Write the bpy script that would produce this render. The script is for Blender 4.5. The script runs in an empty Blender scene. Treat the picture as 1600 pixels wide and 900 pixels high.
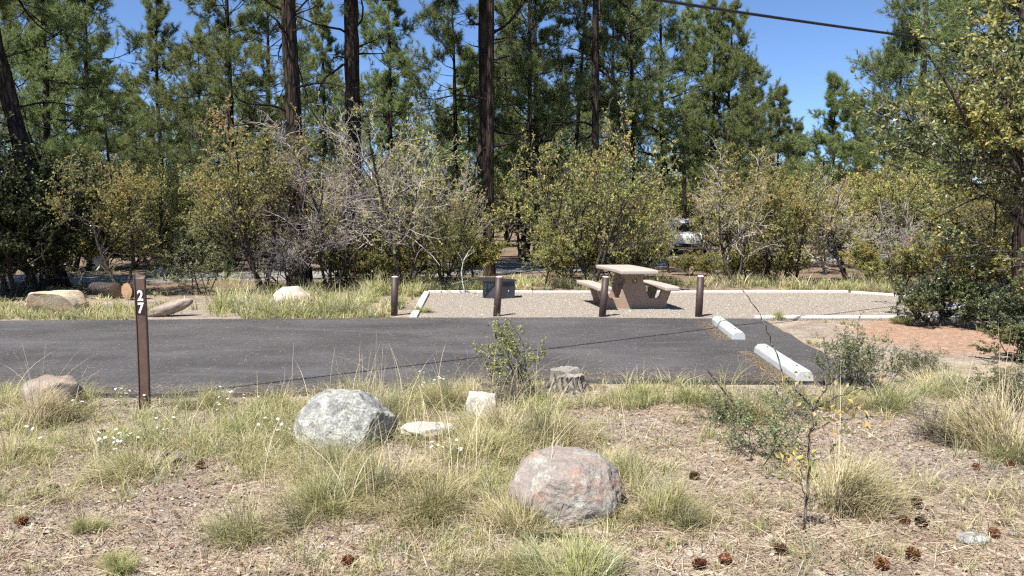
import bpy, bmesh, math, random
import numpy as np
from mathutils import Vector, Matrix, noise as mnoise

# ------------------------------------------------------------------ camera, sky, sun, exposure
SC = bpy.context.scene
COL = SC.collection
CAM_H = 1.65
PITCH = math.radians(4.82)
F_PX = 1245.0                                   # focal length in pixels of a 1600 px wide frame
cam_d = bpy.data.cameras.new('camera')
cam_d.sensor_width = 36.0
cam_d.lens = 36.0 * F_PX / 1600.0
cam_d.clip_end = 3000.0
cam = bpy.data.objects.new('camera', cam_d)
COL.objects.link(cam)
cam.location = (0, 0, CAM_H)
cam.rotation_euler = (math.pi / 2 - PITCH, 0, 0)
SC.camera = cam

SHX, SHY = 0.36, 0.50                           # shadow offset on the ground for one metre of height
sun_to = Vector((-SHX, -SHY, 1.0)).normalized()
SUN_EL = math.asin(sun_to.z)
w = bpy.data.worlds.new('World'); SC.world = w; w.use_nodes = True
wn = w.node_tree.nodes; wl = w.node_tree.links
sky = wn.new('ShaderNodeTexSky'); sky.sky_type = 'NISHITA'; sky.sun_disc = False
sky.sun_elevation = SUN_EL
sky.sun_rotation = math.atan2(sun_to.x, sun_to.y)
sky.altitude = 2500.0; sky.air_density = 0.8; sky.dust_density = 0.0; sky.ozone_density = 6.0
wl.new(sky.outputs[0], wn['Background'].inputs[0])
wn['Background'].inputs[1].default_value = 0.095
sd = bpy.data.lights.new('sun', 'SUN'); sd.energy = 5.0; sd.angle = math.radians(0.53); sd.color = (1.0, 0.955, 0.89)
so = bpy.data.objects.new('sun', sd); COL.objects.link(so)
so.rotation_euler = (-sun_to).to_track_quat('-Z', 'Y').to_euler(); so.location = (-20, -25, 60)
SC.view_settings.view_transform = 'Standard'; SC.view_settings.look = 'None'
SC.view_settings.exposure = 1.05; SC.view_settings.gamma = 1.0
SC.view_settings.use_curve_mapping = False
SC.render.engine = 'CYCLES'
SC.cycles.use_denoising = False
SC.cycles.max_bounces = 4; SC.cycles.diffuse_bounces = 2; SC.cycles.transmission_bounces = 3
SC.cycles.debug_use_spatial_splits = True
SC.cycles.use_adaptive_sampling = True; SC.cycles.adaptive_threshold = 0.03
SC.cycles.glossy_bounces = 2; SC.cycles.transparent_max_bounces = 8
SC.cycles.sample_clamp_indirect = 6.0
SC.cycles.pixel_filter_type = 'BLACKMAN_HARRIS'; SC.cycles.filter_width = 1.3

# ------------------------------------------------------------------ helpers: space
CP, SP = math.cos(PITCH), math.sin(PITCH)
def ray(px, py):
    u, v = (px - 800) / F_PX, (450 - py) / F_PX
    return np.array([u, CP + v * SP, -SP + v * CP])
def gp(px, py, z=0.0):
    """the point of the level z that the photograph shows at this pixel"""
    d = ray(px, py); t = (z - CAM_H) / d[2]
    return np.array([d[0] * t, d[1] * t, z])
def atY(px, py, Y):
    d = ray(px, py); t = Y / d[1]
    return np.array([d[0] * t, Y, CAM_H + d[2] * t])
_r = np.random.RandomState(5)
_W = [(_r.uniform(.25, 2.4), _r.uniform(0, 6.283), _r.uniform(0, 6.283)) for _ in range(14)]
def wob(x, y):
    x = np.asarray(x, float); y = np.asarray(y, float); s = 0
    for f, a, p in _W:
        s = s + np.sin(f * (x * math.cos(a) + y * math.sin(a)) * 1.7 + p) / (1 + f)
    return s / 5.0
def smooth(e0, e1, x):
    t = np.clip((np.asarray(x, float) - e0) / (e1 - e0), 0, 1); return t * t * (3 - 2 * t)
def gz(x, y):
    """height of the ground sheet"""
    x = np.asarray(x, float); y = np.asarray(y, float)
    z = wob(x, y) * 0.05 + wob(x * 3.1 + 7, y * 3.1) * 0.016
    flat = smooth(6.8, 7.4, y) * (1 - smooth(18.2, 19.0, y)) * (1 - smooth(8.6, 9.6, x))
    z = z * (1 - flat) - 0.035 * flat
    r = np.hypot(x, y)
    z = z + smooth(60, 260, r) * 7.0 + smooth(40, 120, r) * wob(x * .1, y * .1) * 0.8
    return z
def norm(v):
    return v / np.maximum(np.linalg.norm(v, axis=-1, keepdims=True), 1e-9)

# ------------------------------------------------------------------ helpers: meshes
def build_mesh(name, chunks, mats, smooth_=True):
    """chunks: list of (verts (n,3), faces (m,k), material index or array)"""
    vs, li, ls, mi = [], [], [], []
    off = 0; lo = 0
    for v, f, m in chunks:
        v = np.asarray(v, np.float32).reshape(-1, 3); f = np.asarray(f, np.int32)
        if len(f) == 0: continue
        vs.append(v); li.append((f + off).ravel())
        k = f.shape[1]
        ls.append(lo + np.arange(len(f), dtype=np.int32) * k)
        mi.append(np.broadcast_to(np.asarray(m, np.int32), (len(f),)))
        off += len(v); lo += f.size
    me = bpy.data.meshes.new(name)
    vs = np.concatenate(vs); li = np.concatenate(li); ls = np.concatenate(ls); mi = np.concatenate(mi)
    me.vertices.add(len(vs)); me.vertices.foreach_set('co', vs.ravel())
    me.loops.add(len(li)); me.loops.foreach_set('vertex_index', li)
    me.polygons.add(len(ls)); me.polygons.foreach_set('loop_start', ls)
    me.polygons.foreach_set('material_index', np.ascontiguousarray(mi))
    me.polygons.foreach_set('use_smooth', np.full(len(ls), smooth_))
    me.update(calc_edges=True)
    for m in mats: me.materials.append(m)
    return me
def link(name, me, parent=None, loc=None, rotz=0.0, scale=None, rot=None):
    o = bpy.data.objects.new(name, me); COL.objects.link(o)
    if parent is not None: o.parent = parent
    if loc is not None: o.location = [float(c) for c in loc]
    o.rotation_euler = rot if rot is not None else (0, 0, rotz)
    if scale is not None: o.scale = (scale,) * 3 if np.isscalar(scale) else scale
    return o
def tag(o, label=None, cat=None, group=None, kind=None):
    if label: o['label'] = label
    if cat: o['category'] = cat
    if group: o['group'] = group
    if kind: o['kind'] = kind
    return o
def tubes(P, R, S=5):
    P = np.asarray(P, float); R = np.asarray(R, float); N, K, _ = P.shape
    T = norm(np.gradient(P, axis=1))
    ref = np.where(np.abs(T[:, :1, 2:3]) < .9, np.array([0, 0, 1.]), np.array([1., 0, 0]))
    U = norm(np.cross(T, ref)); V = np.cross(T, U)
    a = np.arange(S) * 2 * math.pi / S
    ring = P[:, :, None, :] + R[:, :, None, None] * (np.cos(a)[:, None] * U[:, :, None, :] + np.sin(a)[:, None] * V[:, :, None, :])
    idx = np.arange(N * K * S).reshape(N, K, S)
    f = np.stack([idx[:, :-1], np.roll(idx[:, :-1], -1, 2), np.roll(idx[:, 1:], -1, 2), idx[:, 1:]], -1)
    return ring.reshape(-1, 3), f.reshape(-1, 4)
def rand_dir(r, n):
    return norm(r.normal(size=(n, 3)))
def leaves(r, pos, ax, ln, wd, fold=.25):
    """diamond leaves with a fold along the midrib"""
    n = len(pos); ax = norm(ax)
    nrm = norm(rand_dir(r, n) * .8 + np.array([0, 0, .55])); side = norm(np.cross(ax, nrm)); nn = np.cross(side, ax)
    ln = np.broadcast_to(ln, (n,))[:, None]; wd = np.broadcast_to(wd, (n,))[:, None]
    a = pos; b = pos + ax * ln * .52 + side * wd * .5 + nn * wd * fold
    c = pos + ax * ln - nn * ln * .08; d = pos + ax * ln * .52 - side * wd * .5 + nn * wd * fold
    v = np.stack([a, b, c, d], 1).reshape(-1, 3)
    return v, np.arange(n * 4).reshape(n, 4)
def blades(r, base, h, lean, az, wd, K=4, curl=1.8):
    n = len(base); t = np.linspace(0, 1, K)
    d = np.stack([np.cos(az), np.sin(az), np.zeros(n)], 1); sd_ = np.stack([-np.sin(az), np.cos(az), np.zeros(n)], 1)
    tw = r.uniform(-.7, .7, n)[:, None]; sd_ = norm(sd_ + d * tw)
    hor = (lean * h)[:, None] * t ** curl
    ver = h[:, None] * (t - np.clip(.30 * lean, 0, .62)[:, None] * t ** 2.2)
    c = base[:, None, :] + hor[..., None] * d[:, None, :] + ver[..., None] * np.array([0, 0, 1.])
    wk = (wd[:, None] * np.array([(1 - x) ** .6 for x in t[:-1]]))[..., None] * .5
    L = c[:, :-1] - sd_[:, None] * wk; Rr = c[:, :-1] + sd_[:, None] * wk
    v = np.concatenate([np.stack([L, Rr], 2).reshape(n, -1, 3), c[:, -1:]], 1)
    m = 2 * (K - 1) + 1; b0 = (np.arange(n) * m)[:, None]
    q = np.concatenate([b0 + np.array([[2 * k, 2 * k + 1, 2 * k + 3, 2 * k + 2]]) for k in range(K - 2)], 0)
    tr = b0 + np.array([[2 * (K - 2), 2 * (K - 2) + 1, 2 * (K - 1)]])
    return v.reshape(-1, 3), q, tr
def blade_chunks(*a, **k):
    v, q, t = blades(*a, **k)
    return v, q, t
def bm_mesh(name, bm, mats, smooth_=False):
    me = bpy.data.meshes.new(name); bm.normal_update(); bm.to_mesh(me); bm.free()
    for m in mats: me.materials.append(m)
    me.polygons.foreach_set('use_smooth', [smooth_] * len(me.polygons))
    return me
def bevel_all(bm, w_, seg=2):
    bmesh.ops.bevel(bm, geom=[e for e in bm.edges if e.calc_face_angle(0) > .4], offset=w_, segments=seg, profile=.5, affect='EDGES')
def prism(bm, pts, z0, z1):
    """extrude a plan polygon from z0 to z1"""
    lo = [bm.verts.new((p[0], p[1], z0)) for p in pts]; hi = [bm.verts.new((p[0], p[1], z1)) for p in pts]
    n = len(pts)
    bm.faces.new(hi); bm.faces.new(lo[::-1])
    for i in range(n): bm.faces.new((lo[i], lo[(i + 1) % n], hi[(i + 1) % n], hi[i]))
    bmesh.ops.recalc_face_normals(bm, faces=bm.faces[:])
def box(bm, c, s):
    x, y, z = c; a, b, h = s[0] / 2, s[1] / 2, s[2] / 2
    prism_pts = [(x - a, y - b), (x + a, y - b), (x + a, y + b), (x - a, y + b)]
    prism(bm, prism_pts, z - h, z + h)
def empty(name, loc, rotz=0.0):
    o = bpy.data.objects.new(name, None); COL.objects.link(o)
    o.location = [float(c) for c in loc]; o.rotation_euler = (0, 0, rotz); o.empty_display_size = .2
    return o

# ------------------------------------------------------------------ helpers: materials
class NT:
    def __init__(s, name):
        s.m = bpy.data.materials.new(name); s.m.use_nodes = True
        s.t = s.m.node_tree; s.n = s.t.nodes; s.n.clear()
        s.out = s.n.new('ShaderNodeOutputMaterial')
    def new(s, typ, **kw):
        nd = s.n.new(typ)
        for k, v in kw.items():
            if k[0] == '_': setattr(nd, k[1:], v)
            else:
                i = int(k[1:]) if k[0] == 'i' and k[1:].isdigit() else k.replace('__', ' ')
                s.put(nd.inputs[i], v)
        return nd
    def put(s, sock, v):
        if hasattr(v, 'is_linked') or isinstance(v, bpy.types.NodeSocket): s.t.links.new(v, sock)
        elif isinstance(v, tuple) and len(v) == 3 and sock.type == 'RGBA': sock.default_value = (*v, 1)
        else: sock.default_value = v
    def coord(s, scale=None, kind='Object'):
        c = s.n.new('ShaderNodeTexCoord').outputs[kind]
        if scale is None: return c
        mp = s.n.new('ShaderNodeMapping'); s.t.links.new(c, mp.inputs[0]); mp.inputs['Scale'].default_value = scale
        return mp.outputs[0]
    def noise(s, scale, detail=4, rough=.6, vec=None, out=0, dist=0.0):
        nd = s.n.new('ShaderNodeTexNoise'); nd.inputs['Scale'].default_value = scale
        nd.inputs['Detail'].default_value = detail; nd.inputs['Roughness'].default_value = rough
        nd.inputs['Distortion'].default_value = dist
        s.t.links.new(vec if vec is not None else s.coord(), nd.inputs['Vector'])
        return nd.outputs[out]
    def voro(s, scale, vec=None, feature='F1', out='Distance', rnd=1.0):
        nd = s.n.new('ShaderNodeTexVoronoi'); nd.feature = feature; nd.inputs['Scale'].default_value = scale
        nd.inputs['Randomness'].default_value = rnd
        s.t.links.new(vec if vec is not None else s.coord(), nd.inputs['Vector'])
        return nd.outputs[out]
    def ramp(s, fac, stops, interp='LINEAR'):
        nd = s.n.new('ShaderNodeValToRGB'); nd.color_ramp.interpolation = interp
        el = nd.color_ramp.elements
        while len(el) < len(stops): el.new(.5)
        for e, (p, c) in zip(el, stops):
            e.position = p; e.color = (*c, 1) if not np.isscalar(c) else (c, c, c, 1)
        s.put(nd.inputs[0], fac); return nd.outputs[0]
    def mix(s, fac, a, b, mode='MIX'):
        nd = s.n.new('ShaderNodeMix'); nd.data_type = 'RGBA'; nd.blend_type = mode
        s.put(nd.inputs[0], fac); s.put(nd.inputs[6], a); s.put(nd.inputs[7], b); return nd.outputs[2]
    def math(s, op, a, b=0.0, clamp=False):
        nd = s.n.new('ShaderNodeMath'); nd.operation = op; nd.use_clamp = clamp
        s.put(nd.inputs[0], a); s.put(nd.inputs[1], b); return nd.outputs[0]
    def bump(s, h, strength=.5, dist=.02):
        nd = s.n.new('ShaderNodeBump'); nd.inputs['Strength'].default_value = strength
        nd.inputs['Distance'].default_value = dist; s.put(nd.inputs['Height'], h); return nd.outputs[0]
    def pbr(s, col, rough=.8, normal=None, spec=.3, metal=0.0):
        nd = s.n.new('ShaderNodeBsdfPrincipled')
        s.put(nd.inputs['Base Color'], col); s.put(nd.inputs['Roughness'], rough)
        nd.inputs['Specular IOR Level'].default_value = spec; nd.inputs['Metallic'].default_value = metal
        if normal is not None: s.put(nd.inputs['Normal'], normal)
        s.t.links.new(nd.outputs[0], s.out.inputs[0]); return s.m

def leaf_mat(name, stops, trans=.35, var=.18, rough=.55, spec=.25, hue=.012):
    t = NT(name)
    rnd = t.new('ShaderNodeNewGeometry').outputs['Random Per Island']
    ob = t.new('ShaderNodeObjectInfo').outputs['Random']
    c = t.ramp(rnd, stops)
    hs = t.new('ShaderNodeHueSaturation', i4=c)
    t.put(hs.inputs['Value'], t.math('ADD', t.math('MULTIPLY', ob, 2 * var), 1 - var))
    t.put(hs.inputs['Hue'], t.math('ADD', t.math('MULTIPLY', ob, 2 * hue), .5 - hue))
    p = t.new('ShaderNodeBsdfDiffuse'); t.put(p.inputs[0], hs.outputs[0])
    cur = p.outputs[0]
    if trans > 0:
        tr = t.new('ShaderNodeBsdfTranslucent'); t.put(tr.inputs[0], hs.outputs[0])
        cur = t.new('ShaderNodeMixShader', i0=trans, i1=cur, i2=tr.outputs[0]).outputs[0]
    if spec > .3:
        gl_ = t.new('ShaderNodeBsdfGlossy'); gl_.inputs['Roughness'].default_value = rough
        cur = t.new('ShaderNodeMixShader', i0=.06, i1=cur, i2=gl_.outputs[0]).outputs[0]
    t.t.links.new(cur, t.out.inputs[0])
    return t.m

def bark_mat(name, dark, light, sc=9.0):
    t = NT(name)
    v = t.coord((1, 1, .22))
    n1 = t.noise(sc, 3, .7, v)
    cr = t.voro(sc * 1.1, v, 'DISTANCE_TO_EDGE')
    e = t.ramp(cr, [(0, 0.0), (.16, 1.0)])
    c = t.mix(n1, dark, light); c = t.mix(t.math('MULTIPLY', e, .8), tuple(x * .45 for x in dark), c)
    h = t.math('ADD', t.math('MULTIPLY', e, .7), t.math('MULTIPLY', n1, .5))
    return t.pbr(c, .92, t.bump(h, .9, .03), .1)

M = {}
M['bark_pine'] = bark_mat('pine_bark', (.034, .026, .021), (.105, .076, .060), 7)
M['bark_pine_far'] = bark_mat('pine_limb_bark', (.028, .022, .019), (.075, .058, .048), 14)
M['bark_oak'] = bark_mat('oak_bark', (.055, .047, .041), (.17, .148, .13), 22)
M['sapling_bark'] = bark_mat('sapling_bark', (.13, .11, .095), (.26, .23, .205), 40)
M['twig_grey'] = leaf_mat('grey_twigs', [(0, (.25, .215, .205)), (.5, (.38, .335, .32)), (1, (.52, .475, .455))], 0.0, .1, .9, .1)
M['twig_brown'] = leaf_mat('brown_twigs', [(0, (.11, .095, .085)), (.5, (.18, .16, .145)), (1, (.30, .27, .25))], 0.0, .1, .9, .1)
M['needles'] = leaf_mat('pine_needles', [(0, (.105, .145, .062)), (.45, (.200, .255, .100)), (.8, (.285, .330, .134)), (1, (.40, .385, .175))], .42, .16)
M['oak_green'] = leaf_mat('oak_leaves_green', [(0, (.14, .165, .055)), (.5, (.27, .29, .105)), (.85, (.41, .405, .165)), (1, (.54, .51, .26))], .48)
M['oak_yellow'] = leaf_mat('oak_leaves_yellow', [(0, (.29, .27, .08)), (.5, (.47, .43, .145)), (.85, (.59, .50, .17)), (1, (.62, .45, .16))], .48)
M['oak_orange'] = leaf_mat('oak_leaves_orange', [(0, (.38, .26, .11)), (.5, (.50, .34, .15)), (1, (.55, .43, .21))], .45)
M['oak_dark'] = leaf_mat('oak_leaves_dark', [(0, (.055, .078, .032)), (.6, (.11, .14, .056)), (1, (.22, .24, .11))], .32, .12, .42, .4)
M['juniper'] = leaf_mat('juniper_sprays', [(0, (.020, .030, .014)), (.6, (.045, .058, .025)), (1, (.11, .115, .05))], .2)
M['sage'] = leaf_mat('shrub_leaves_grey_green', [(0, (.10, .12, .06)), (.6, (.20, .225, .115)), (1, (.32, .335, .185))], .35)
M['grass'] = leaf_mat('bunch_grass', [(0, (.20, .21, .078)), (.35, (.34, .335, .14)), (.65, (.48, .445, .225)), (.88, (.60, .54, .33)), (1, (.70, .65, .48))], .45, .10)
M['grass_green'] = leaf_mat('green_grass', [(0, (.19, .225, .075)), (.5, (.35, .365, .145)), (.85, (.48, .455, .22)), (1, (.60, .54, .32))], .45, .12)
M['grass_grey'] = leaf_mat('grey_green_grass', [(0, (.20, .22, .11)), (.5, (.35, .355, .20)), (.85, (.48, .465, .30)), (1, (.60, .57, .41))], .45, .10)
M['grass_straw'] = leaf_mat('straw_grass', [(0, (.36, .31, .16)), (.5, (.54, .47, .27)), (.85, (.66, .60, .39)), (1, (.74, .69, .52))], .42, .10)
M['sage_pale'] = leaf_mat('shrub_leaves_pale_green', [(0, (.15, .18, .08)), (.6, (.26, .29, .14)), (1, (.38, .39, .21))], .35)
GM = ['grass', 'grass_green', 'grass_grey', 'grass_straw']
M['straw'] = leaf_mat('dry_stems', [(0, (.36, .29, .17)), (.6, (.52, .44, .28)), (1, (.66, .60, .45))], .2, .08)
M['litter'] = leaf_mat('leaf_litter_blades', [(0, (.14, .088, .052)), (.4, (.30, .215, .135)), (.75, (.46, .37, .26)), (1, (.64, .57, .46))], .15, .05)
M['needle_litter'] = leaf_mat('fallen_needles', [(0, (.11, .068, .042)), (.5, (.26, .185, .115)), (.8, (.38, .30, .20)), (1, (.52, .45, .33))], .1, .05)
M['bark_flake'] = leaf_mat('bark_flakes', [(0, (.035, .024, .018)), (.6, (.09, .06, .045)), (1, (.18, .13, .10))], 0, .05, .9, .1)
M['pebble'] = leaf_mat('pebble_stone', [(0, (.24, .205, .17)), (.6, (.38, .335, .285)), (1, (.52, .47, .41))], 0, .05, .9, .1)

def ground_mat():
    t = NT('forest_soil'); co = t.coord()
    n0 = t.noise(.45, 2, .6, co); n1 = t.noise(2.3, 3, .65, co); n2 = t.noise(17, 3, .7, co); n3 = t.noise(95, 1, .7, co)
    c = t.ramp(n1, [(.30, (.215, .172, .134)), (.5, (.33, .275, .215)), (.7, (.43, .375, .30))])
    c = t.mix(t.ramp(n0, [(.42, 0.0), (.62, .7)]), c, (.255, .237, .218))
    # red earth between the pad and the big oak
    sep = t.new('ShaderNodeSeparateXYZ', i0=co)
    dx = t.math('DIVIDE', t.math('SUBTRACT', sep.outputs[0], 6.9), 2.2); dy = t.math('DIVIDE', t.math('SUBTRACT', sep.outputs[1], 11.6), 2.3)
    dd = t.math('SQRT', t.math('ADD', t.math('MULTIPLY', dx, dx), t.math('MULTIPLY', dy, dy)))
    dd = t.math('ADD', dd, t.math('MULTIPLY', t.math('SUBTRACT', n1, .5), .9))
    c = t.mix(t.ramp(dd, [(.7, 1.0), (1.15, 0.0)]), c, t.mix(n2, (.27, .17, .118), (.40, .285, .215)))
    # brown duff under the trees beyond the road
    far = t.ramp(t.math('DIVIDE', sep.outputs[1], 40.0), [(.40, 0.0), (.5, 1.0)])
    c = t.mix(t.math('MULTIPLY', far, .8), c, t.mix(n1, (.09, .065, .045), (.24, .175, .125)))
    c = t.mix(.55, c, t.mix(t.ramp(n2, [(.3, 0.0), (.7, 1.0)]), (.4, .36, .33), (1.5, 1.45, 1.4)), 'MULTIPLY')
    c = t.mix(.5, c, t.mix(t.ramp(n3, [(.32, 0.0), (.68, 1.0)]), (.35, .33, .31), (1.6, 1.55, 1.5)), 'MULTIPLY')
    # small pale chips
    vc = t.voro(34, co); vr = t.voro(34, co, out='Color')
    chip = t.math('MULTIPLY', t.ramp(vc, [(.16, 1.0), (.24, 0.0)]), t.ramp(vr, [(.62, 0.0), (.66, 1.0)]))
    c = t.mix(t.math('MULTIPLY', chip, .75), c, (.55, .47, .36))
    h = t.math('ADD', t.math('MULTIPLY', n2, .6), t.math('MULTIPLY', n3, .4))
    return t.pbr(c, .95, t.bump(h, 1.0, .035), .1)
def asphalt_mat(name='asphalt', base=(.062, .060, .062)):
    t = NT(name); co = t.coord()
    n0 = t.noise(.6, 2, .6, co); n1 = t.noise(7, 3, .7, co); sp = t.voro(120, co, out='Color'); n3 = t.noise(210, 1, .6, co)
    c = t.mix(t.ramp(n0, [(.35, 0.0), (.65, 1.0)]), tuple(b * .82 for b in base), tuple(b * 1.3 for b in base))
    c = t.mix(.6, c, t.mix(t.ramp(sp, [(.2, 0.0), (.85, 1.0)]), (.35, .35, .35), (1.9, 1.85, 1.8)), 'MULTIPLY')
    c = t.mix(t.ramp(n3, [(.66, 0.0), (.74, .55)]), c, (.33, .29, .24))
    c = t.mix(t.math('MULTIPLY', t.ramp(n1, [(.60, 0.0), (.74, 1.0)]), .22), c, (.22, .17, .12))
    st_ = t.noise(1.3, 3, .7, t.coord((.35, 1.2, 1)), dist=.4)
    c = t.mix(t.ramp(st_, [(.52, 0.0), (.68, .55)]), c, tuple(b * 1.9 for b in base))
    c = t.mix(t.ramp(st_, [(.30, .5), (.42, 0.0)]), c, tuple(b * .6 for b in base))
    return t.pbr(c, .88, t.bump(n3, .7, .010), .3)
def gravel_mat():
    t = NT('crushed_gravel'); co = t.coord()
    cell = t.voro(75, co, out='Color'); d = t.voro(75, co); n0 = t.noise(.7, 2, .6, co); n1 = t.noise(9, 2, .6, co)
    g = t.ramp(cell, [(.05, (.24, .205, .17)), (.4, (.37, .325, .27)), (.75, (.46, .41, .345)), (1, (.57, .52, .45))])
    g = t.mix(t.ramp(d, [(.40, 0.0), (.70, .5)]), g, (.20, .17, .14))
    g = t.mix(t.ramp(n0, [(.4, 0.0), (.7, .35)]), g, (.33, .26, .19))
    g = t.mix(.35, g, t.mix(n1, (.55, .55, .55), (1.5, 1.5, 1.5)), 'MULTIPLY')
    h = t.math('SUBTRACT', 1.0, d)
    return t.pbr(g, .95, t.bump(h, 1.0, .02), .15)
def concrete_mat(name, a, b, sc=14, speck=.25):
    t = NT(name); co = t.coord()
    n0 = t.noise(2.2, 5, .6, co); n1 = t.noise(sc * 3, 4, .7, co); n2 = t.noise(150, 2, .6, co)
    c = t.mix(n0, a, b); c = t.mix(speck, c, t.mix(n1, (.5, .5, .5), (1.45, 1.45, 1.45)), 'MULTIPLY')
    return t.pbr(c, .9, t.bump(t.math('ADD', n1, n2), .12, .004), .2)
def rock_mat(name, a, b, patch=None, lich=None, lich_t=.55, sc=1.0):
    t = NT(name); co = t.coord()
    n0 = t.noise(2.4 * sc, 6, .65, co); n1 = t.noise(11 * sc, 6, .7, co); n2 = t.noise(60, 4, .7, co); n3 = t.noise(5 * sc, 5, .7, co, dist=.6)
    c = t.mix(t.ramp(n0, [(.32, 0.0), (.68, 1.0)]), a, b)
    if patch: c = t.mix(t.ramp(n3, [(.50, 0.0), (.60, .85)]), c, patch)
    if lich:
        lm = t.math('MULTIPLY', t.ramp(n1, [(lich_t - .05, 0.0), (lich_t + .05, 1.0)]), t.ramp(n2, [(.38, .25), (.55, 1.0)]))
        c = t.mix(t.math('MULTIPLY', lm, .85), c, lich)
    c = t.mix(.55, c, t.mix(t.ramp(n2, [(.3, 0.0), (.7, 1.0)]), (.5, .5, .5), (1.4, 1.4, 1.4)), 'MULTIPLY')
    h = t.math('ADD', t.math('MULTIPLY', n1, .7), t.math('MULTIPLY', n2, .4))
    return t.pbr(c, .93, t.bump(h, .8, .03), .15)
def paint_mat(name, a, b, rough=.6, spec=.3, sc=8, metal=0.0):
    t = NT(name); co = t.coord()
    n = t.noise(sc, 5, .65, co); n2 = t.noise(sc * 9, 3, .6, co)
    c = t.mix(t.ramp(n, [(.3, 0.0), (.7, 1.0)]), a, b)
    return t.pbr(c, t.ramp(n, [(.2, rough - .1), (.8, rough + .12)]), t.bump(n2, .15, .004), spec, metal)
M['ground'] = ground_mat()
M['asphalt'] = asphalt_mat()
M['asphalt_far'] = asphalt_mat('road_asphalt', (.20, .196, .19))
M['gravel'] = gravel_mat()
M['kerb'] = concrete_mat('pale_kerb_concrete', (.50, .48, .44), (.62, .60, .56))
M['stop'] = concrete_mat('white_painted_concrete', (.30, .31, .305), (.48, .495, .495), 5, .35)
M['table'] = concrete_mat('tan_cast_concrete', (.34, .285, .245), (.41, .35, .305), 16, .08)
M['table_leg'] = concrete_mat('shade_toned_tan_concrete', (.27, .19, .135), (.34, .245, .18), 16, .08)  # same tan concrete, the tabletop's shade put into a browner colour
M['post_brown'] = paint_mat('brown_post_plastic', (.080, .047, .037), (.125, .078, .061), .55, .35)
M['bollard'] = paint_mat('brown_bollard_paint', (.036, .021, .018), (.066, .040, .034), .55, .4, 14)
M['cap'] = concrete_mat('pale_concrete_fill', (.66, .60, .56), (.8, .74, .70))
M['decal'] = paint_mat('dark_brown_decal', (.028, .010, .007), (.036, .014, .010), .5, .4)
M['digit'] = paint_mat('white_reflective_digit', (.72, .72, .70), (.82, .82, .80), .5, .4)
M['steel'] = paint_mat('black_steel_plate', (.022, .026, .031), (.050, .057, .066), .42, .5, 6)
M['steel_bar'] = paint_mat('blackened_steel_bar', (.02, .02, .021), (.05, .05, .05), .5, .4)
M['cable'] = paint_mat('black_cable_sheath', (.012, .012, .013), (.022, .022, .024), .5, .4)
def cut_wood_mat():
    t = NT('cut_pine_wood'); co = t.coord(); n = t.noise(5, 3, .6, co); n2 = t.noise(40, 2, .6, co)
    wv = t.new('ShaderNodeTexWave', _wave_type='RINGS', _rings_direction='SPHERICAL'); t.put(wv.inputs['Vector'], co); wv.inputs['Scale'].default_value = 14; wv.inputs['Distortion'].default_value = 2.5
    c = t.mix(wv.outputs['Fac'], (.30, .18, .10), (.42, .29, .18)); c = t.mix(t.ramp(n, [(.45, 0.0), (.62, .8)]), c, (.26, .17, .10))
    c = t.mix(.5, c, t.mix(n2, (.5, .5, .5), (1.4, 1.4, 1.4)), 'MULTIPLY')
    return t.pbr(c, .9, t.bump(n2, .5, .01), .15)
M['cut_wood'] = cut_wood_mat()
M['stump_grey'] = rock_mat('weathered_stump_wood', (.20, .18, .15), (.30, .28, .25), (.36, .34, .31))
M['stump_side'] = bark_mat('stump_side_wood', (.13, .11, .092), (.36, .33, .30), 13)
M['cone'] = leaf_mat('pine_cone_scales', [(0, (.05, .020, .012)), (.6, (.13, .055, .030)), (1, (.28, .15, .085))], 0, .1, .8, .2)
M['petal'] = leaf_mat('daisy_petals', [(0, (.75, .75, .74)), (1, (.85, .85, .84))], .25, .03)
M['daisy_eye'] = leaf_mat('daisy_centre', [(0, (.55, .36, .03)), (1, (.65, .45, .05))], 0, .03)

# ------------------------------------------------------------------ the setting: ground, asphalt, gravel pad, kerb, back road
def axis(lo, a, b, hi, step, grow=1.22):
    c = list(np.arange(a, b + 1e-6, step)); s = step
    while c[-1] < hi: s *= grow; c.append(c[-1] + s)
    s = step
    while c[0] > lo: s *= grow; c.insert(0, c[0] - s)
    return np.array(c)
gx = axis(-700, -10, 11, 700, .09); gy = axis(-250, 2.6, 9.0, 900, .07, 1.12)
GX, GY = np.meshgrid(gx, gy); GZ = gz(GX, GY)
fine = wob(GX * 9, GY * 9) * .006 + wob(GX * 21 + 3, GY * 21) * .004
GZ = GZ + fine * (GY < 7.5)
gi = np.arange(GX.size).reshape(GX.shape)
gf = np.stack([gi[:-1, :-1], gi[:-1, 1:], gi[1:, 1:], gi[1:, :-1]], -1).reshape(-1, 4)
tag(link('ground', build_mesh('ground', [(np.stack([GX, GY, GZ], -1).reshape(-1, 3), gf, 0)], [M['ground']])), 'dry litter-strewn forest soil with red earth beside the pad', None, None, 'structure')

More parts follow.
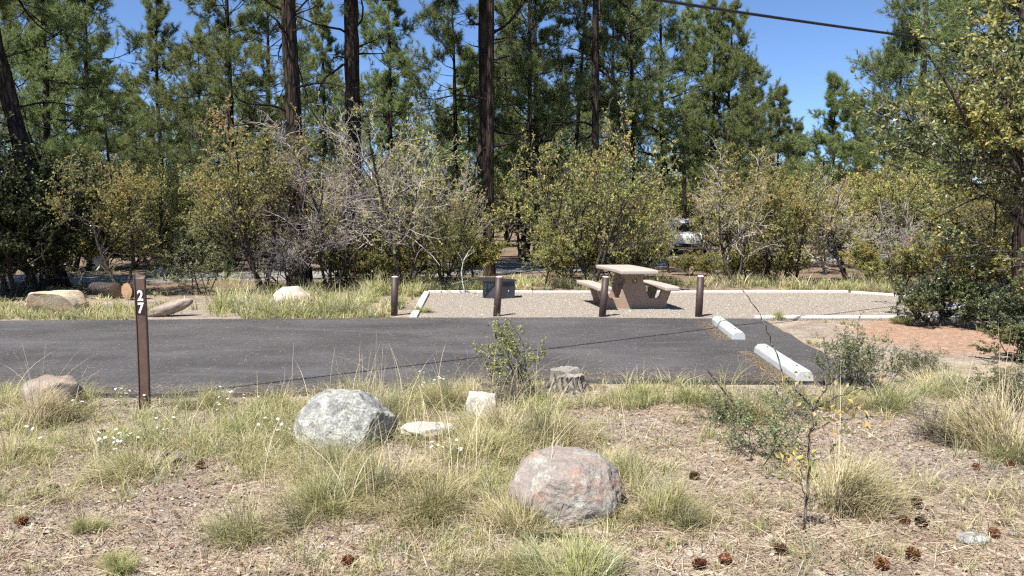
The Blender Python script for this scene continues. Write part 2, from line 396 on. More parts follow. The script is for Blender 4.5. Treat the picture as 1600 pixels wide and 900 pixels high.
rs = np.random.RandomState(11)
EDX, EDY = [-40, -12, -5.2, -3.9, -2.4, -.6, .25, 1.1, 3.8], [7.9, 7.9, 7.75, 7.5, 7.5, 7.75, 8.22, 8.15, 8.05]
def edge(x): return np.interp(x, EDX, EDY)
def slab_obj(name, outline, z0, z1, m, wobble=0.0, seg=.35):
    pts = []
    n = len(outline)
    for i in range(n):
        a = np.array(outline[i]); b = np.array(outline[(i + 1) % n]); L = np.linalg.norm(b - a); k = max(1, int(L / seg))
        for j in range(k):
            p = a + (b - a) * j / k
            if wobble: p = p + rs.normal(size=2) * wobble
            pts.append(p)
    bm = bmesh.new(); prism(bm, pts, z0, z1)
    bmesh.ops.triangulate(bm, faces=[f for f in bm.faces if len(f.verts) > 4])
    return link(name, bm_mesh(name, bm, [m]))
o = slab_obj('parking_spur', list(zip(EDX, EDY)) + [(3.85, 9.6), (4.2, 13.35), (1, 13.52), (-2.0, 13.5), (-9, 13.05), (-40, 12.2)], -.10, .006, M['asphalt'], .02)
tag(o, 'dark asphalt parking spur with speckled worn surface', None, None, 'structure')
PX0, PX1, PY0, PY1 = -1.66, 8.45, 13.42, 18.25
o = slab_obj('gravel_pad', [(-1.62, 13.4), (8.42, 13.4), (8.42, 17.4), (7.7, 18.2), (-1.86, 18.2)], -.08, .002, M['gravel'])
tag(o, 'tan crushed gravel tent pad', None, None, 'structure')
kerb_root = empty('kerb', (0, 0, 0)); tag(kerb_root, 'pale concrete kerb edging around the gravel pad', None, None, 'structure')
def kerb_seg(a, b, wd=.13, h=.045):
    a = np.array(a, float); b = np.array(b, float); L = np.linalg.norm(b - a); n = max(1, round(L / 2.4))
    d = (b - a) / L; p = np.array([-d[1], d[0]]) * wd / 2
    for i in range(n):
        s, e = a + d * (L * i / n + .006), a + d * (L * (i + 1) / n - .006)
        bm = bmesh.new(); prism(bm, [s - p, e - p, e + p, s + p], -.12, h + rs.uniform(-.008, .008)); bevel_all(bm, .012)
        link('kerb_stone', bm_mesh('kerb_stone', bm, [M['kerb']]), kerb_root)
kerb_seg((-1.68, 13.5), (-1.95, 18.2)); kerb_seg((-1.95, 18.32), (7.75, 18.32)); kerb_seg((7.82, 18.26), (8.52, 17.4)); kerb_seg((8.5, 17.3), (8.5, 13.6))
kerb_seg((4.15, 13.5), (8.4, 13.5), .12, .035)
o = slab_obj('back_road', [(-60, 19.6), (-14, 20.4), (-6, 22.0), (2, 26.0), (9, 31), (30, 40), (30, 46), (7, 37), (0, 31.5), (-7, 25.6), (-14, 24.4), (-60, 23.4)], -.08, .02, M['asphalt_far'], .03)
tag(o, 'grey campground road curving behind the oaks', None, None, 'structure')

# ------------------------------------------------------------------ boulders
def rock_mesh(name, seed, size, cuts=(), sub=4, amp=.10, freq=1.6, power=2.0, m=None, fine=.02):
    bm = bmesh.new(); bmesh.ops.create_icosphere(bm, subdivisions=sub, radius=1.0)
    r = np.random.RandomState(seed); o3 = Vector(r.uniform(-50, 50, 3))
    pl = [(Vector(n).normalized(), d) for n, d in cuts]
    for v in bm.verts:
        p = v.co.copy(); q = Vector([math.copysign(abs(c) ** (2 / power), c) for c in p])
        p = q / (abs(q.x) ** power + abs(q.y) ** power + abs(q.z) ** power) ** (1 / power) if power != 2 else p
        for n, d in pl:
            k = p.dot(n) - d
            if k > 0: p -= n * k * .93
        s = 1 + amp * mnoise.fractal(p * freq + o3, 1.0, 2.1, 4) * .8
        s += fine * mnoise.fractal(p * freq * 6 + o3, .8, 2.1, 3)
        p *= s
        v.co = (p.x * size[0], p.y * size[1], p.z * size[2])
    return bm_mesh(name, bm, [m], True)
def place_rock(px, py, size, label, m, seed, cuts=(), sink=.3, rotz=0.0, group=None, name='boulder', **kw):
    g = gp(px, py); g[1] += size[1] * .6; g[0] *= (g[1]) / (g[1] - size[1] * .6)
    z = float(gz(g[0], g[1])) if not (7.4 < g[1] < 13.4) else 0
    o = link(name, rock_mesh(name, seed, size, cuts, m=m, **kw), None, (g[0], g[1], z + size[2] * (1 - sink)), rotz)
    return tag(o, label, 'rock', group)
M['rock_lichen'] = rock_mat('lichen_granite', (.20, .196, .187), (.29, .284, .268), (.13, .128, .126), (.42, .43, .37), .48)
M['rock_pink'] = rock_mat('pink_granite', (.225, .19, .165), (.30, .265, .238), (.31, .215, .165), (.35, .36, .31), .56)
M['rock_brown'] = rock_mat('brown_granite', (.22, .175, .14), (.32, .265, .22), (.36, .28, .22), (.34, .35, .29), .6)
M['rock_white'] = rock_mat('pale_limestone', (.44, .40, .35), (.56, .52, .46), (.30, .26, .21), None)
M['rock_tan'] = rock_mat('tan_sandstone', (.46, .33, .20), (.58, .46, .32), (.60, .53, .41), None)
M['rock_cream'] = rock_mat('cream_stone', (.52, .44, .36), (.62, .55, .47), (.46, .35, .27), None)
place_rock(542, 702, (.375, .32, .31), 'large rounded grey boulder speckled with pale lichen, dark broken end', M['rock_lichen'], 23, [((1, -.35, -.15), .76), ((.65, .1, .7), .84), ((0, 0, 1), .91), ((-.4, -.8, .45), .93), ((.15, -.9, .4), .91)], .74, sub=6, amp=.085, power=2.2, fine=.022)
place_rock(884, 812, (.335, .29, .29), 'large rounded pinkish boulder in the grass nearest the camera', M['rock_pink'], 34, [((1, .1, -.1), .9), ((0, 0, 1), .86), ((-.6, -.4, .6), .88), ((.5, -.6, .55), .92), ((0, 0, 1), .87), ((-.2, -1, .2), .9), ((-.9, .1, .35), .93)], .76, sub=6, amp=.10, fine=.022)
place_rock(753, 664, (.145, .13, .135), 'small blocky cream stone standing upright in the grass', M['rock_white'], 46, [((0, 0, 1), .74), ((1, 0, 0), .80), ((-1, 0, .1), .80), ((0, -1, .2), .75)], .2, power=2.7, amp=.16)
place_rock(668, 692, (.20, .13, .07), 'low flat pale stone beside the lichen boulder', M['rock_white'], 52, [((0, 0, 1), .6)], .2, amp=.25)
place_rock(84, 640, (.25, .22, .18), 'brown boulder half sunk in tall grass left of the numbered post', M['rock_brown'], 61, [((0, 0, 1), .8)], .25, amp=.2)
place_rock(88, 492, (.50, .36, .27), 'tan flat-topped sandstone boulder beyond the asphalt under the dark juniper', M['rock_tan'], 72, [((-.15, -1, -.35), .5), ((0, 0, 1), .68), ((-1, 0, .25), .85), ((1, 0, .6), .78)], .12, power=2.8, amp=.1)
place_rock(457, 484, (.37, .3, .26), 'cream white boulder in the tall grass verge', M['rock_cream'], 83, [((0, 0, 1), .9), ((.7, 0, .7), .82)], .18, amp=.14)
lr = place_rock(265, 492, (.40, .14, .12), 'long narrow grey-brown rock lying tilted beyond the numbered post', M['rock_brown'], 95, [((0, -.3, 1), .7)], .1, amp=.12)
lr.rotation_euler = (0, -.30, .2); lr.location.z += .04
place_rock(1165, 416, (.55, .4, .35), 'reddish rock far behind the oaks past the kerb', M['rock_pink'], 101, [], .3, sub=3)
place_rock(1520, 856, (.085, .06, .03), 'small flat lichen stone lying in needle litter', M['rock_lichen'], 110, [((0, 0, 1), .6)], .45, sub=3)
place_rock(250, 433, (.25, .2, .12), 'pale rock at the far side of the back road', M['rock_white'], 113, [], .3, sub=3)
place_rock(157, 424, (.28, .25, .3), 'pale pink rock beside fallen branch across the back road', M['rock_cream'], 114, [], .2, sub=3)

# ------------------------------------------------------------------ numbered marker post
g = gp(226, 638); POST_Z = float(gz(g[0], g[1]))
post = empty('marker_post', (g[0], g[1], POST_Z), .06)
tag(post, 'brown flat marker post carrying the white number 27', 'marker post')
PH = 1.185
bm = bmesh.new()
prof = [(-.048, -.008), (-.040, -.014), (-.033, -.004), (.033, -.004), (.040, -.014), (.048, -.008), (.050, .012), (-.050, .012)]
zs = [-.15, .3, .7, 1.0, PH - .03, PH]
rings = []
for z in zs:
    rings.append([bm.verts.new((x + (.004 * math.sin(z * 3)), y + (.012 if z > PH - .01 else 0), z - (.012 * (x / .05) if z == PH else 0) + (.010 if z == PH and abs(x) > .04 else 0))) for x, y in prof])
for a, b in zip(rings[:-1], rings[1:]):
    for i in range(8): bm.faces.new((a[i], a[(i + 1) % 8], b[(i + 1) % 8], b[i]))
bm.faces.new(rings[-1]); bmesh.ops.recalc_face_normals(bm, faces=bm.faces[:])
link('post_body', bm_mesh('post_body', bm, [M['post_brown']]), post)
bm = bmesh.new(); box(bm, (.003, -.0068, PH - .233), (.064, .002, .218)); decal = link('decal', bm_mesh('decal', bm, [M['decal']]), post)
decal['label'] = 'dark brown number plate'
def digit(ch, z, size=.125):
    cu = bpy.data.curves.new('digit', 'FONT'); cu.body = ch; cu.size = size; cu.align_x = 'CENTER'; cu.align_y = 'CENTER'; cu.extrude = .0006; cu.offset = .0042
    t = bpy.data.objects.new('t', cu); COL.objects.link(t)
    me = bpy.data.meshes.new_from_object(t.evaluated_get(bpy.context.evaluated_depsgraph_get()))
    bpy.data.objects.remove(t); me.materials.clear(); me.materials.append(M['digit'])
    o = link('digit', me, decal, (.003, -.0088, z), rot=(math.pi / 2, 0, 0)); o.scale = (.80, 1.0, 1)
    o['label'] = 'white reflective numeral ' + ch
digit('2', PH - .180); digit('7', PH - .288)

# ------------------------------------------------------------------ bollards
def bollard(px, py, top_px, top_py, label):
    g = gp(px, py); t = atY(top_px, top_py, g[1]); H = t[2]
    root = empty('bollard', (g[0], g[1], 0))
    root.rotation_euler = (0, math.atan2(t[0] - g[0], H), 0)
    r = .062; K = 20
    bm = bmesh.new(); bmesh.ops.create_cone(bm, cap_ends=True, segments=K, radius1=r, radius2=r, depth=H + .15, matrix=Matrix.Translation((0, 0, (H - .15) / 2)))
    link('pipe', bm_mesh('pipe', bm, [M['bollard']], True), root)
    for p in root.children[0].data.polygons: p.use_smooth = len(p.vertices) < 8
    bm = bmesh.new(); bmesh.ops.create_uvsphere(bm, u_segments=20, v_segments=8, radius=r * .96)
    for v in bm.verts: v.co.z = H + .001 + max(v.co.z, 0) * .32
    c = link('cap', bm_mesh('cap', bm, [M['cap']], True), root); c['label'] = 'pale domed concrete fill'
    tag(root, label, 'bollard', 'brown steel bollards along the far asphalt edge')
bollard(616, 490, 617, 433, 'brown pipe bollard standing in tall grass beside the gravel pad kerb')
bollard(776, 494, 780, 433, 'brown pipe bollard standing in front of the black fire pit')
bollard(941, 495, 946.5, 433, 'leaning brown pipe bollard in front of the picnic table')
bollard(1091.5, 495, 1095, 432, 'brown pipe bollard beside the end of the farther wheel stop')

# ------------------------------------------------------------------ wheel stops
def wheel_stop(p_far, p_near, label, seed):
    a = gp(*p_far)[:2]; b = gp(*p_near)[:2]; d = b - a; L = 1.83; d = d / np.linalg.norm(d); mid = (a + b) / 2
    root = empty('wheel_stop', (mid[0], mid[1], .006), math.atan2(d[1], d[0]))
    prof = [(-.095, 0), (-.088, .062), (-.05, .108), (.05, .108), (.088, .062), (.095, 0)]
    bm = bmesh.new(); n = 10; r = np.random.RandomState(seed); rings = []
    for i in range(n + 1):
        x = -L / 2 + L * i / n; k = .985 if i in (0, n) else 1
        rings.append([bm.verts.new((x, y * k + r.normal() * .0015, z * k + (r.normal() * .0015 if z else 0))) for y, z in prof])
    for p, q in zip(rings[:-1], rings[1:]):
        for i in range(5): bm.faces.new((p[i], q[i], q[i + 1], p[i + 1]))
    bm.faces.new(rings[0]); bm.faces.new(rings[-1][::-1]); bmesh.ops.recalc_face_normals(bm, faces=bm.faces[:]); bevel_all(bm, .008)
    link('stop_body', bm_mesh('stop_body', bm, [M['stop']]), root)
    for s in (-1, 1):
        bm = bmesh.new(); bmesh.ops.create_cone(bm, cap_ends=True, segments=10, radius1=.012, radius2=.010, depth=.012, matrix=Matrix.Translation((s * .62, 0, .1105)))
        link('anchor_bolt', bm_mesh('anchor_bolt', bm, [M['steel_bar']]), root)
    tag(root, label, 'wheel stop', 'concrete wheel stops at the end of the parking spur')
wheel_stop((1119, 503.5), (1157, 533), 'white concrete wheel stop nearer the picnic table, crossed by the cable shadow', 1)
wheel_stop((1190, 551), (1257, 596), 'white concrete wheel stop nearer the grass, behind the orange-leaved sapling', 2)

# ------------------------------------------------------------------ picnic table
tb = gp(999, 484); TYAW = math.radians(3.5)
table = empty('picnic_table', (2.27, 15.42, .002), TYAW)
tag(table, 'tan cast concrete picnic table with two benches on the gravel pad', 'picnic table')
def arc_slab(name, xc, wd, z0, z1, L, sag, m, par):
    bm = bmesh.new(); n = 12; lo, hi = [], []
    for i in range(n + 1):
        t = -1 + 2 * i / n; y = t * L / 2; dx = -sag * (1 + t) ** 2 / 4 * 2
        lo.append((xc + dx - wd / 2, y)); hi.append((xc + dx + wd / 2, y))
    prism(bm, lo[::-1] + hi, z0, z1); bevel_all(bm, .022, 3)
    return link(name, bm_mesh(name, bm, [m], False), par)
arc_slab('tabletop', 0, .70, .672, .75, 1.90, .07, M['table'], table)
for s in (-1, 1):
    arc_slab('bench', s * .625, .27, .362, .44, 1.80, .07, M['table'], table)
def end_frame(y):
    half = [(.0, .0), (.66, .0), (.70, .02), (.72, .12), (.82, .355), (.61, .355), (.565, .23), (.525, .195), (.31, .195), (.27, .225), (.245, .28), (.215, .42), (.165, .52), (.165, .58), (.20, .668)]
    half = [(x * (.86 if x > .3 else 1), z) for x, z in half]
    pts = [(x, z) for x, z in half] + [(-x, z) for x, z in reversed(half[1:])]
    th = .11; hole = [(.05 * math.cos(a), .055 * math.sin(a) + .53) for a in np.linspace(0, 2 * math.pi, 16, endpoint=False)]
    bm = bmesh.new()
    def loop(ps, yy): 
        vs = [bm.verts.new((x, yy, z)) for x, z in ps]; es = [bm.edges.new((vs[i], vs[(i + 1) % len(vs)])) for i in range(len(vs))]; return vs, es
    F, B = [], []
    for yy, store in ((y - th / 2, F), (y + th / 2, B)):
        v1, e1 = loop(pts, yy); v2, e2 = loop(hole, yy); bmesh.ops.triangle_fill(bm, use_beauty=True, edges=e1 + e2); store += [v1, v2]
    for a, b in zip(F, B):
        n = len(a)
        for i in range(n): bm.faces.new((a[i], a[(i + 1) % n], b[(i + 1) % n], b[i]))
    bmesh.ops.recalc_face_normals(bm, faces=bm.faces[:])
    link('end_frame', bm_mesh('end_frame', bm, [M['table_leg']]), table)
end_frame(-.46); end_frame(.50)

# ------------------------------------------------------------------ fire pit
fp = gp(779, 467)
pit = empty('fire_pit', (fp[0], fp[1] + .26, .002), .06)
tag(pit, 'black steel fire pit with hinged cooking grate on the gravel pad', 'fire pit')
hexo = [(-.34, -.10), (0.0, -.31), (.34, -.12), (.34, .2), (0, .32), (-.34, .2)]
hexi = [(x * .93, y * .93) for x, y in hexo]; PZ = .36
for i in range(6):
    j = (i + 1) % 6
    bm = bmesh.new(); prism(bm, [hexo[i], hexo[j], hexi[j], hexi[i]], -.03, PZ); link('side_plate', bm_mesh('side_plate', bm, [M['steel']]), pit)
bm = bmesh.new()
for i in range(6):
    j = (i + 1) % 6; k = 1.09
    prism(bm, [(hexo[i][0] * k, hexo[i][1] * k), (hexo[j][0] * k, hexo[j][1] * k), hexi[j], hexi[i]], PZ, PZ + .025)
link('rim', bm_mesh('rim', bm, [M['steel']]), pit)
grate = empty('cooking_grate', (0, 0, 0)); grate.parent = pit
bm = bmesh.new(); box(bm, (-.20, -.02, PZ + .045), (.50, .02, .025)); box(bm, (-.20, .26, PZ + .045), (.50, .02, .025)); box(bm, (-.20, -.30, PZ + .045), (.50, .02, .025)); box(bm, (-.45, -.02, PZ + .045), (.02, .58, .025)); box(bm, (.05, -.02, PZ + .045), (.02, .58, .025))
link('grate_frame', bm_mesh('grate_frame', bm, [M['steel_bar']]), grate)
for i in range(13):
    bm = bmesh.new(); box(bm, (-.43 + i * .038, -.02, PZ + .062), (.014, .57, .012)); link('grate_bar', bm_mesh('grate_bar', bm, [M['steel_bar']]), grate)
for y in (-.14, .10):
    v, f = tubes(np.array([[(-.44, y, PZ + .05), (-.52, y, PZ + .055), (-.60, y, PZ + .05)]]), np.array([[.012, .014, .014]]), 8)
    link('grate_handle', build_mesh('grate_handle', [(v, f, 0)], [M['steel_bar']]), grate)
bm = bmesh.new()
for x in (-.23, .2):
    yb = -.31 + abs(x) / .34 * .20
    bmesh.ops.create_icosphere(bm, subdivisions=1, radius=.014, matrix=Matrix.Translation((x, yb - .004, .16)))
link('bolt', bm_mesh('bolt', bm, [M['cap']]), pit)
v, f = tubes(np.array([[(-.25, -.165, PZ - .01), (-.252, -.17, .26), (-.255, -.175, .19)]]), np.array([[.006, .006, .006]]), 6)
bm = bmesh.new(); bmesh.ops.create_cone(bm, cap_ends=True, segments=12, radius1=.035, radius2=.035, depth=.02, matrix=Matrix.Translation((-.255, -.18, .165)) @ Matrix.Rotation(math.pi / 2, 4, 'X'))
latch = link('latch_handle', bm_mesh('latch_handle', bm, [M['steel_bar']]), pit)
link('latch_rod', build_mesh('latch_rod', [(v, f, 0)], [M['steel_bar']]), latch)

# ------------------------------------------------------------------ overhead cable
S0, S1 = gp(340, 610), gp(1387, 480)
sdv = np.array([SHX, SHY, -1.0]); ldir = S1 - S0; pn = np.cross(ldir, sdv)
def on_plane(px, py):
    d = ray(px, py); c = np.array([0, 0, CAM_H]); t = np.dot(S0 - c, pn) / np.dot(d, pn); return c + d * t
A, B = on_plane(1020, 0), on_plane(1425, 58)
dv = (B - A) / np.linalg.norm(B - A)
ts = np.linspace(-16, 34, 60)
P = A + dv * ts[:, None]; P[:, 2] += (ts - 3) ** 2 * .0012 - (5 ** 2) * .0012 * 0
v, f = tubes(P[None], np.full((1, 60), .021), 8)
tag(link('overhead_cable', build_mesh('overhead_cable', [(v, f, 0)], [M['cable']])), 'thick black overhead cable crossing the blue sky', 'cable')

# ------------------------------------------------------------------ growing wood
def grow(r, P0, D, L, R, levels):
    """levels: dicts K, jit, trop, kids, t0, ang, ratio, taper, env; returns [(polys, radii, level)]"""
    out = []
    for li, lv in enumerate(levels):
        N, K = len(P0), lv['K']; poly = np.zeros((N, K, 3)); poly[:, 0] = P0; d = norm(D); p = P0.copy(); step = (L / (K - 1))[:, None]
        for k in range(1, K):
            d = norm(d + r.normal(size=(N, 3)) * lv['jit'] + np.array([0, 0, lv['trop']])); p = p + d * step; poly[:, k] = p
        rad = R[:, None] * np.linspace(1, lv.get('taper', .4), K)[None]
        out.append((poly, rad, li))
        if li == len(levels) - 1: break
        m = lv['kids']; t = np.tile(lv['t0'] + (1 - lv['t0']) * (np.arange(m) + .5) / m, (N, 1)) + r.uniform(-.5, .5, (N, m)) * (1 - lv['t0']) / m
        t = np.clip(t, 0, 1); x = t * (K - 1); i0 = np.minimum(x.astype(int), K - 2); fr = (x - i0)[..., None]; ar = np.arange(N)[:, None]
        a = poly[ar, i0]; b = poly[ar, i0 + 1]; pos = a + (b - a) * fr; T = norm(b - a)
        q = norm(np.cross(T, rand_dir(r, N * m).reshape(N, m, 3))); an = np.radians(r.uniform(*lv['ang'], (N, m)))[..., None]
        cd = T * np.cos(an) + q * np.sin(an)
        cl = L[:, None] * lv['ratio'] * (1.15 - .55 * t) * r.uniform(.7, 1.25, (N, m)); cr = R[:, None] * (1 - (1 - lv.get('taper', .4)) * t) * lv.get('rr', .62)
        P0, D, L, R = pos.reshape(-1, 3), cd.reshape(-1, 3), cl.ravel(), cr.ravel()
        # the leader goes on
        P0 = np.concatenate([P0, poly[:, -1]]); D = np.concatenate([D, norm(poly[:, -1] - poly[:, -2])]); L = np.concatenate([L, out[-1][0].shape[0] * [0] + (np.linalg.norm(poly[:, -1] - poly[:, 0], axis=1) * lv['ratio'] * .9)]); R = np.concatenate([R, rad[:, -1]])
        if 'env' in lv:
            k = lv['env'](P0 + norm(D) * L[:, None] * .8); P0, D, L, R = P0[k], D[k], L[k], R[k]
    return out
def wood_chunks(br, sides, mi, rmin=0.0):
    ch = []
    for (p, rd, l), s in zip(br, sides):
        v, f = tubes(p, np.maximum(rd, rmin), s); ch.append((v, f, mi if np.isscalar(mi) else mi[l]))
    return ch
def on_twigs(r, poly, per, t0=.15):
    N, K, _ = poly.shape; t = r.uniform(t0, 1, (N, per)); x = t * (K - 1); i0 = np.minimum(x.astype(int), K - 2); fr = (x - i0)[..., None]; ar = np.arange(N)[:, None]
    a = poly[ar, i0]; b = poly[ar, i0 + 1]
    return (a + (b - a) * fr).reshape(-1, 3), norm(b - a).reshape(-1, 3)

def oak(seed, H, W, stems=2, leaf=.06, per=7, mats=('oak_green', 'oak_yellow', 'oak_orange'), mixw=(.6, .3, .1), spread=.35, lean=(0, 0), kids=(7, 6, 5), trunk_r=.06, bare=0.0, low=.12, greys=0, jit=.16, twigmat='bark_oak', finemat='twig_brown', thin=.0026, asym=None):
    """returns (wood mesh, crown mesh or None): multi-stemmed small tree, base at the origin"""
    r = np.random.RandomState(seed)
    P0 = np.concatenate([r.normal(size=(stems, 2)) * .05 * stems ** .5, np.full((stems, 1), -.12)], 1)
    az = np.arange(stems) * 2 * math.pi / stems + r.uniform(0, 6)
    D = norm(np.stack([np.cos(az) * spread + lean[0], np.sin(az) * spread + lean[1], np.ones(stems)], 1))
    L = H * r.uniform(.50, .66, stems); R = trunk_r * r.uniform(.75, 1.1, stems)
    cx, cy = lean[0] * H * .6, lean[1] * H * .6
    def env(p):
        z = p[:, 2] / H; prof = np.clip(np.sin(np.clip(z, 0, 1) ** .75 * math.pi) ** .55, 0, 1) * W / 2
        th = np.arctan2(p[:, 1] - cy, p[:, 0] - cx); lob = 1 + .18 * np.sin(3 * th + seed) + .14 * np.sin(5 * z * 3 + 2 * th + seed)
        return (np.hypot(p[:, 0] - cx * z, p[:, 1] - cy * z) < prof * lob + .10) & (z > low) & (z < 1.03)
    br = grow(r, P0, D, L, R, [
        dict(K=9, jit=jit * .55, trop=.05, kids=kids[0], t0=.25, ang=(28, 62), ratio=.62, taper=.45, rr=.6, env=env),
        dict(K=7, jit=jit, trop=.03, kids=kids[1], t0=.22, ang=(25, 65), ratio=.52, taper=.4, env=env),
        dict(K=5, jit=jit * 1.2, trop=.03, kids=kids[2], t0=.15, ang=(25, 70), ratio=.5, taper=.45, env=env),
        dict(K=4, jit=jit * 1.4, trop=.02, kids=0, t0=.2, ang=(20, 60), ratio=.5, taper=.5)])
    wood = build_mesh('oak_wood', wood_chunks(br, (8, 6, 4, 3), [0, 0, 1 if finemat == 'twig_grey' else 0, 1], thin), [M[twigmat], M[finemat]])
    crown = None
    if per > 0:
        tw = br[3][0]; keep = r.uniform(size=len(tw)) > bare
        tw = tw[keep]; pos, T = on_twigs(r, tw, per)
        n = len(pos); ax = norm(T * .6 + rand_dir(r, n) * .9); ln = leaf * r.uniform(.65, 1.3, n)
        v, f = leaves(r, pos, ax, ln, ln * r.uniform(.5, .75, n))
        # tint by cluster: whole twigs turn together
        cn = np.repeat(np.array([mnoise.noise(Vector(p) * 1.1 + Vector((seed, 0, 0))) for p in tw[:, -1]]) * .5 + .5 + (tw[:, -1, 2] / H - .5) * .25, per) + r.uniform(-.22, .22, n)
        q = np.quantile(cn, [mixw[0], min(mixw[0] + mixw[1], 1)])
        mi = (cn > q[0]).astype(int) + (cn > q[1]).astype(int)
        crown = build_mesh('oak_crown', [(v, f, mi)], [M[k] for k in mats], False)
    return wood, crown

def pine(seed, H, base_t, width, trunk_r, nb=60, tw=8, sub=3, tuft=18, sparse=0.0, bend=.012, dead=14, droop=0.0, nw=1.0, power=.5):
    """ponderosa pine: trunk mesh, limb mesh, needle crown mesh"""
    r = np.random.RandomState(seed)
    K = 26; zt = np.linspace(-.3, H, K); ph = r.uniform(0, 6, 2)
    tx = bend * H * np.sin(zt / H * 3.3 + ph[0]) - bend * H * math.sin(ph[0]); ty = bend * H * np.sin(zt / H * 2.7 + ph[1]) - bend * H * math.sin(ph[1])
    tr = trunk_r * (np.clip(1 - zt / H, 0, 1) ** .8 * .93 + .03); tr[0] *= 1.55; tr[1] *= 1.12
    tp = np.stack([tx, ty, zt], 1)
    S = 14; v, f = tubes(tp[None], tr[None], S)
    v = v + (r.normal(size=v.shape) * .025 * trunk_r / .25)
    trunk = build_mesh('pine_trunk', [(v, f, 0)], [M['bark_pine']])
    t = base_t + (1 - base_t) * np.clip((np.arange(nb) + r.normal(size=nb) * 1.6) / nb, 0, .985)
    keep = r.uniform(size=nb) > sparse; t = t[keep]; nb = len(t)
    az = np.arange(nb) * 2.39996 + r.normal(size=nb) * .7
    u = (t - base_t) / (1 - base_t)
    prof = np.clip((1 - u) ** power * (.62 + .38 * np.minimum(1, u / .22)), 0, 1) * r.choice([.45, .7, .9, 1.0, 1.2], nb) * r.uniform(.85, 1.1, nb) + .09
    Lb = width / 2 * prof
    el = np.radians(-6 - droop + 58 * u ** 1.6 + r.normal(size=nb) * 13)
    pos = np.stack([np.interp(t * H, zt, tx), np.interp(t * H, zt, ty), t * H], 1)
    D = np.stack([np.cos(az) * np.cos(el), np.sin(az) * np.cos(el), np.sin(el)], 1)
    Rb = np.clip(trunk_r * .27 * (1 - u) ** .7 * r.uniform(.6, 1.1, nb), .010, None)
    br = grow(r, pos, D, Lb, Rb, [
        dict(K=8, jit=.15, trop=.07, kids=tw, t0=.48, ang=(30, 78), ratio=.36, taper=.35, rr=.5),
        dict(K=5, jit=.15, trop=.12, kids=sub, t0=.3, ang=(25, 65), ratio=.5, taper=.4, rr=.6),
        dict(K=3, jit=.15, trop=.16, kids=0, t0=.4, ang=(25, 55), ratio=.5, taper=.5)])
    dn = dead; dt = r.uniform(base_t * .35, base_t * 1.15, dn); da = r.uniform(0, 6.28, dn); de = np.radians(r.uniform(-20, 25, dn))
    dp = np.stack([np.interp(dt * H, zt, tx), np.interp(dt * H, zt, ty), dt * H], 1)
    dD = np.stack([np.cos(da) * np.cos(de), np.sin(da) * np.cos(de), np.sin(de)], 1)
    db = grow(r, dp, dD, r.uniform(.5, 1.7, dn) * width / 5, np.full(dn, trunk_r * .14), [
        dict(K=7, jit=.2, trop=.0, kids=4, t0=.3, ang=(25, 70), ratio=.4, taper=.25, rr=.5), dict(K=4, jit=.2, trop=0, kids=0, t0=.3, ang=(20, 60), ratio=.4, taper=.3)])
    limbs = build_mesh('pine_limbs', wood_chunks(br, (6, 4, 3), 0, .006) + wood_chunks(db, (5, 3), 0, .006), [M['bark_pine_far']])
    tp_ = br[2][0][:, -1]; ax = norm(br[2][0][:, -1] - br[2][0][:, 0] + np.array([0, 0, .04]))
    n = len(tp_); N = n * tuft
    A_ = np.repeat(ax, tuft, 0); Pp = np.repeat(tp_, tuft, 0)
    d = norm(A_ * r.uniform(.1, 1.0, N)[:, None] + norm(np.cross(A_, rand_dir(r, N))) * r.uniform(.25, 1.0, N)[:, None] + np.array([0, 0, .06]))
    b = Pp - A_ * r.uniform(-.03, .20, N)[:, None]; ln = r.uniform(.18, .32, N)[:, None]; wv = norm(np.cross(d, rand_dir(r, N))) * r.uniform(.006, .011, N)[:, None] * nw
    vv = np.stack([b - wv, b + wv, b + d * ln], 1).reshape(-1, 3)
    crown = build_mesh('pine_crown', [(vv, np.arange(N * 3).reshape(N, 3), 0)], [M['needles']], False)
    return trunk, limbs, crown
PV = [
    (pine(1, 22, .46, 7.5, .33, 70, 9, 3, 28, .05, .008, 16), 22),
    (pine(2, 16, .24, 5.4, .19, 88, 9, 3, 28, .05, .010, 12), 16),
    (pine(3, 15, .40, 4.8, .17, 58, 8, 3, 28, .08, .012, 18), 15),
    (pine(4, 10, .12, 4.4, .13, 80, 8, 3, 28, .0, .010, 6), 10),
    (pine(5, 14, .45, 4.0, .13, 38, 8, 3, 28, .1, .016, 22), 14),
    (pine(6, 17, .26, 6.4, .22, 80, 9, 3, 28, .08, .012, 14, 4), 17),
    (pine(7, 16, .12, 5.4, .19, 76, 6, 2, 9, .0, .010, 6, nw=2.3), 16),
    (pine(8, 12, .08, 4.6, .15, 64, 6, 2, 9, .0, .012, 6, nw=2.3), 12),
]
rp = np.random.RandomState(77)
def pine_tree(px, D, ztop, var, label, group, lean=0.0, rot=None, thick=1.0):
    (t, l, c), H0 = PV[var]
    X = (px - 800) / F_PX * (D * CP + (CAM_H - 0) * SP)
    s = ztop / H0
    e = empty('pine_tree', (X, D, float(gz(X, D))), 0)
    if lean: e.rotation_euler = (0, lean, 0)
    rz = rp.uniform(0, 6.28) if rot is None else rot
    k = thick if thick != 1 else 1
    sv = (s * k, s * k, s)
    link('trunk', t, e, None, rz, sv); link('branches', l, e, None, rz, (s, s, s))
    cc = link('crown', c, e, None, rz, (s, s, s)); cc['kind'] = 'stuff'
    tag(e, label, 'pine tree', group)
    return e
def ztop(ty, D): return CAM_H + (345 - ty) / F_PX * D
GB = 'tall pines rising behind the oaks'
pine_tree(470, 20.5, 19, 0, 'thick dark pine trunk rising behind the bare grey oak, tallest before the cream boulder', GB, rot=.4, thick=.9)
pine_tree(552, 24.5, 20, 0, 'thick pine trunk second from the bare oak, close beside the thickest one', GB, rot=2.2)
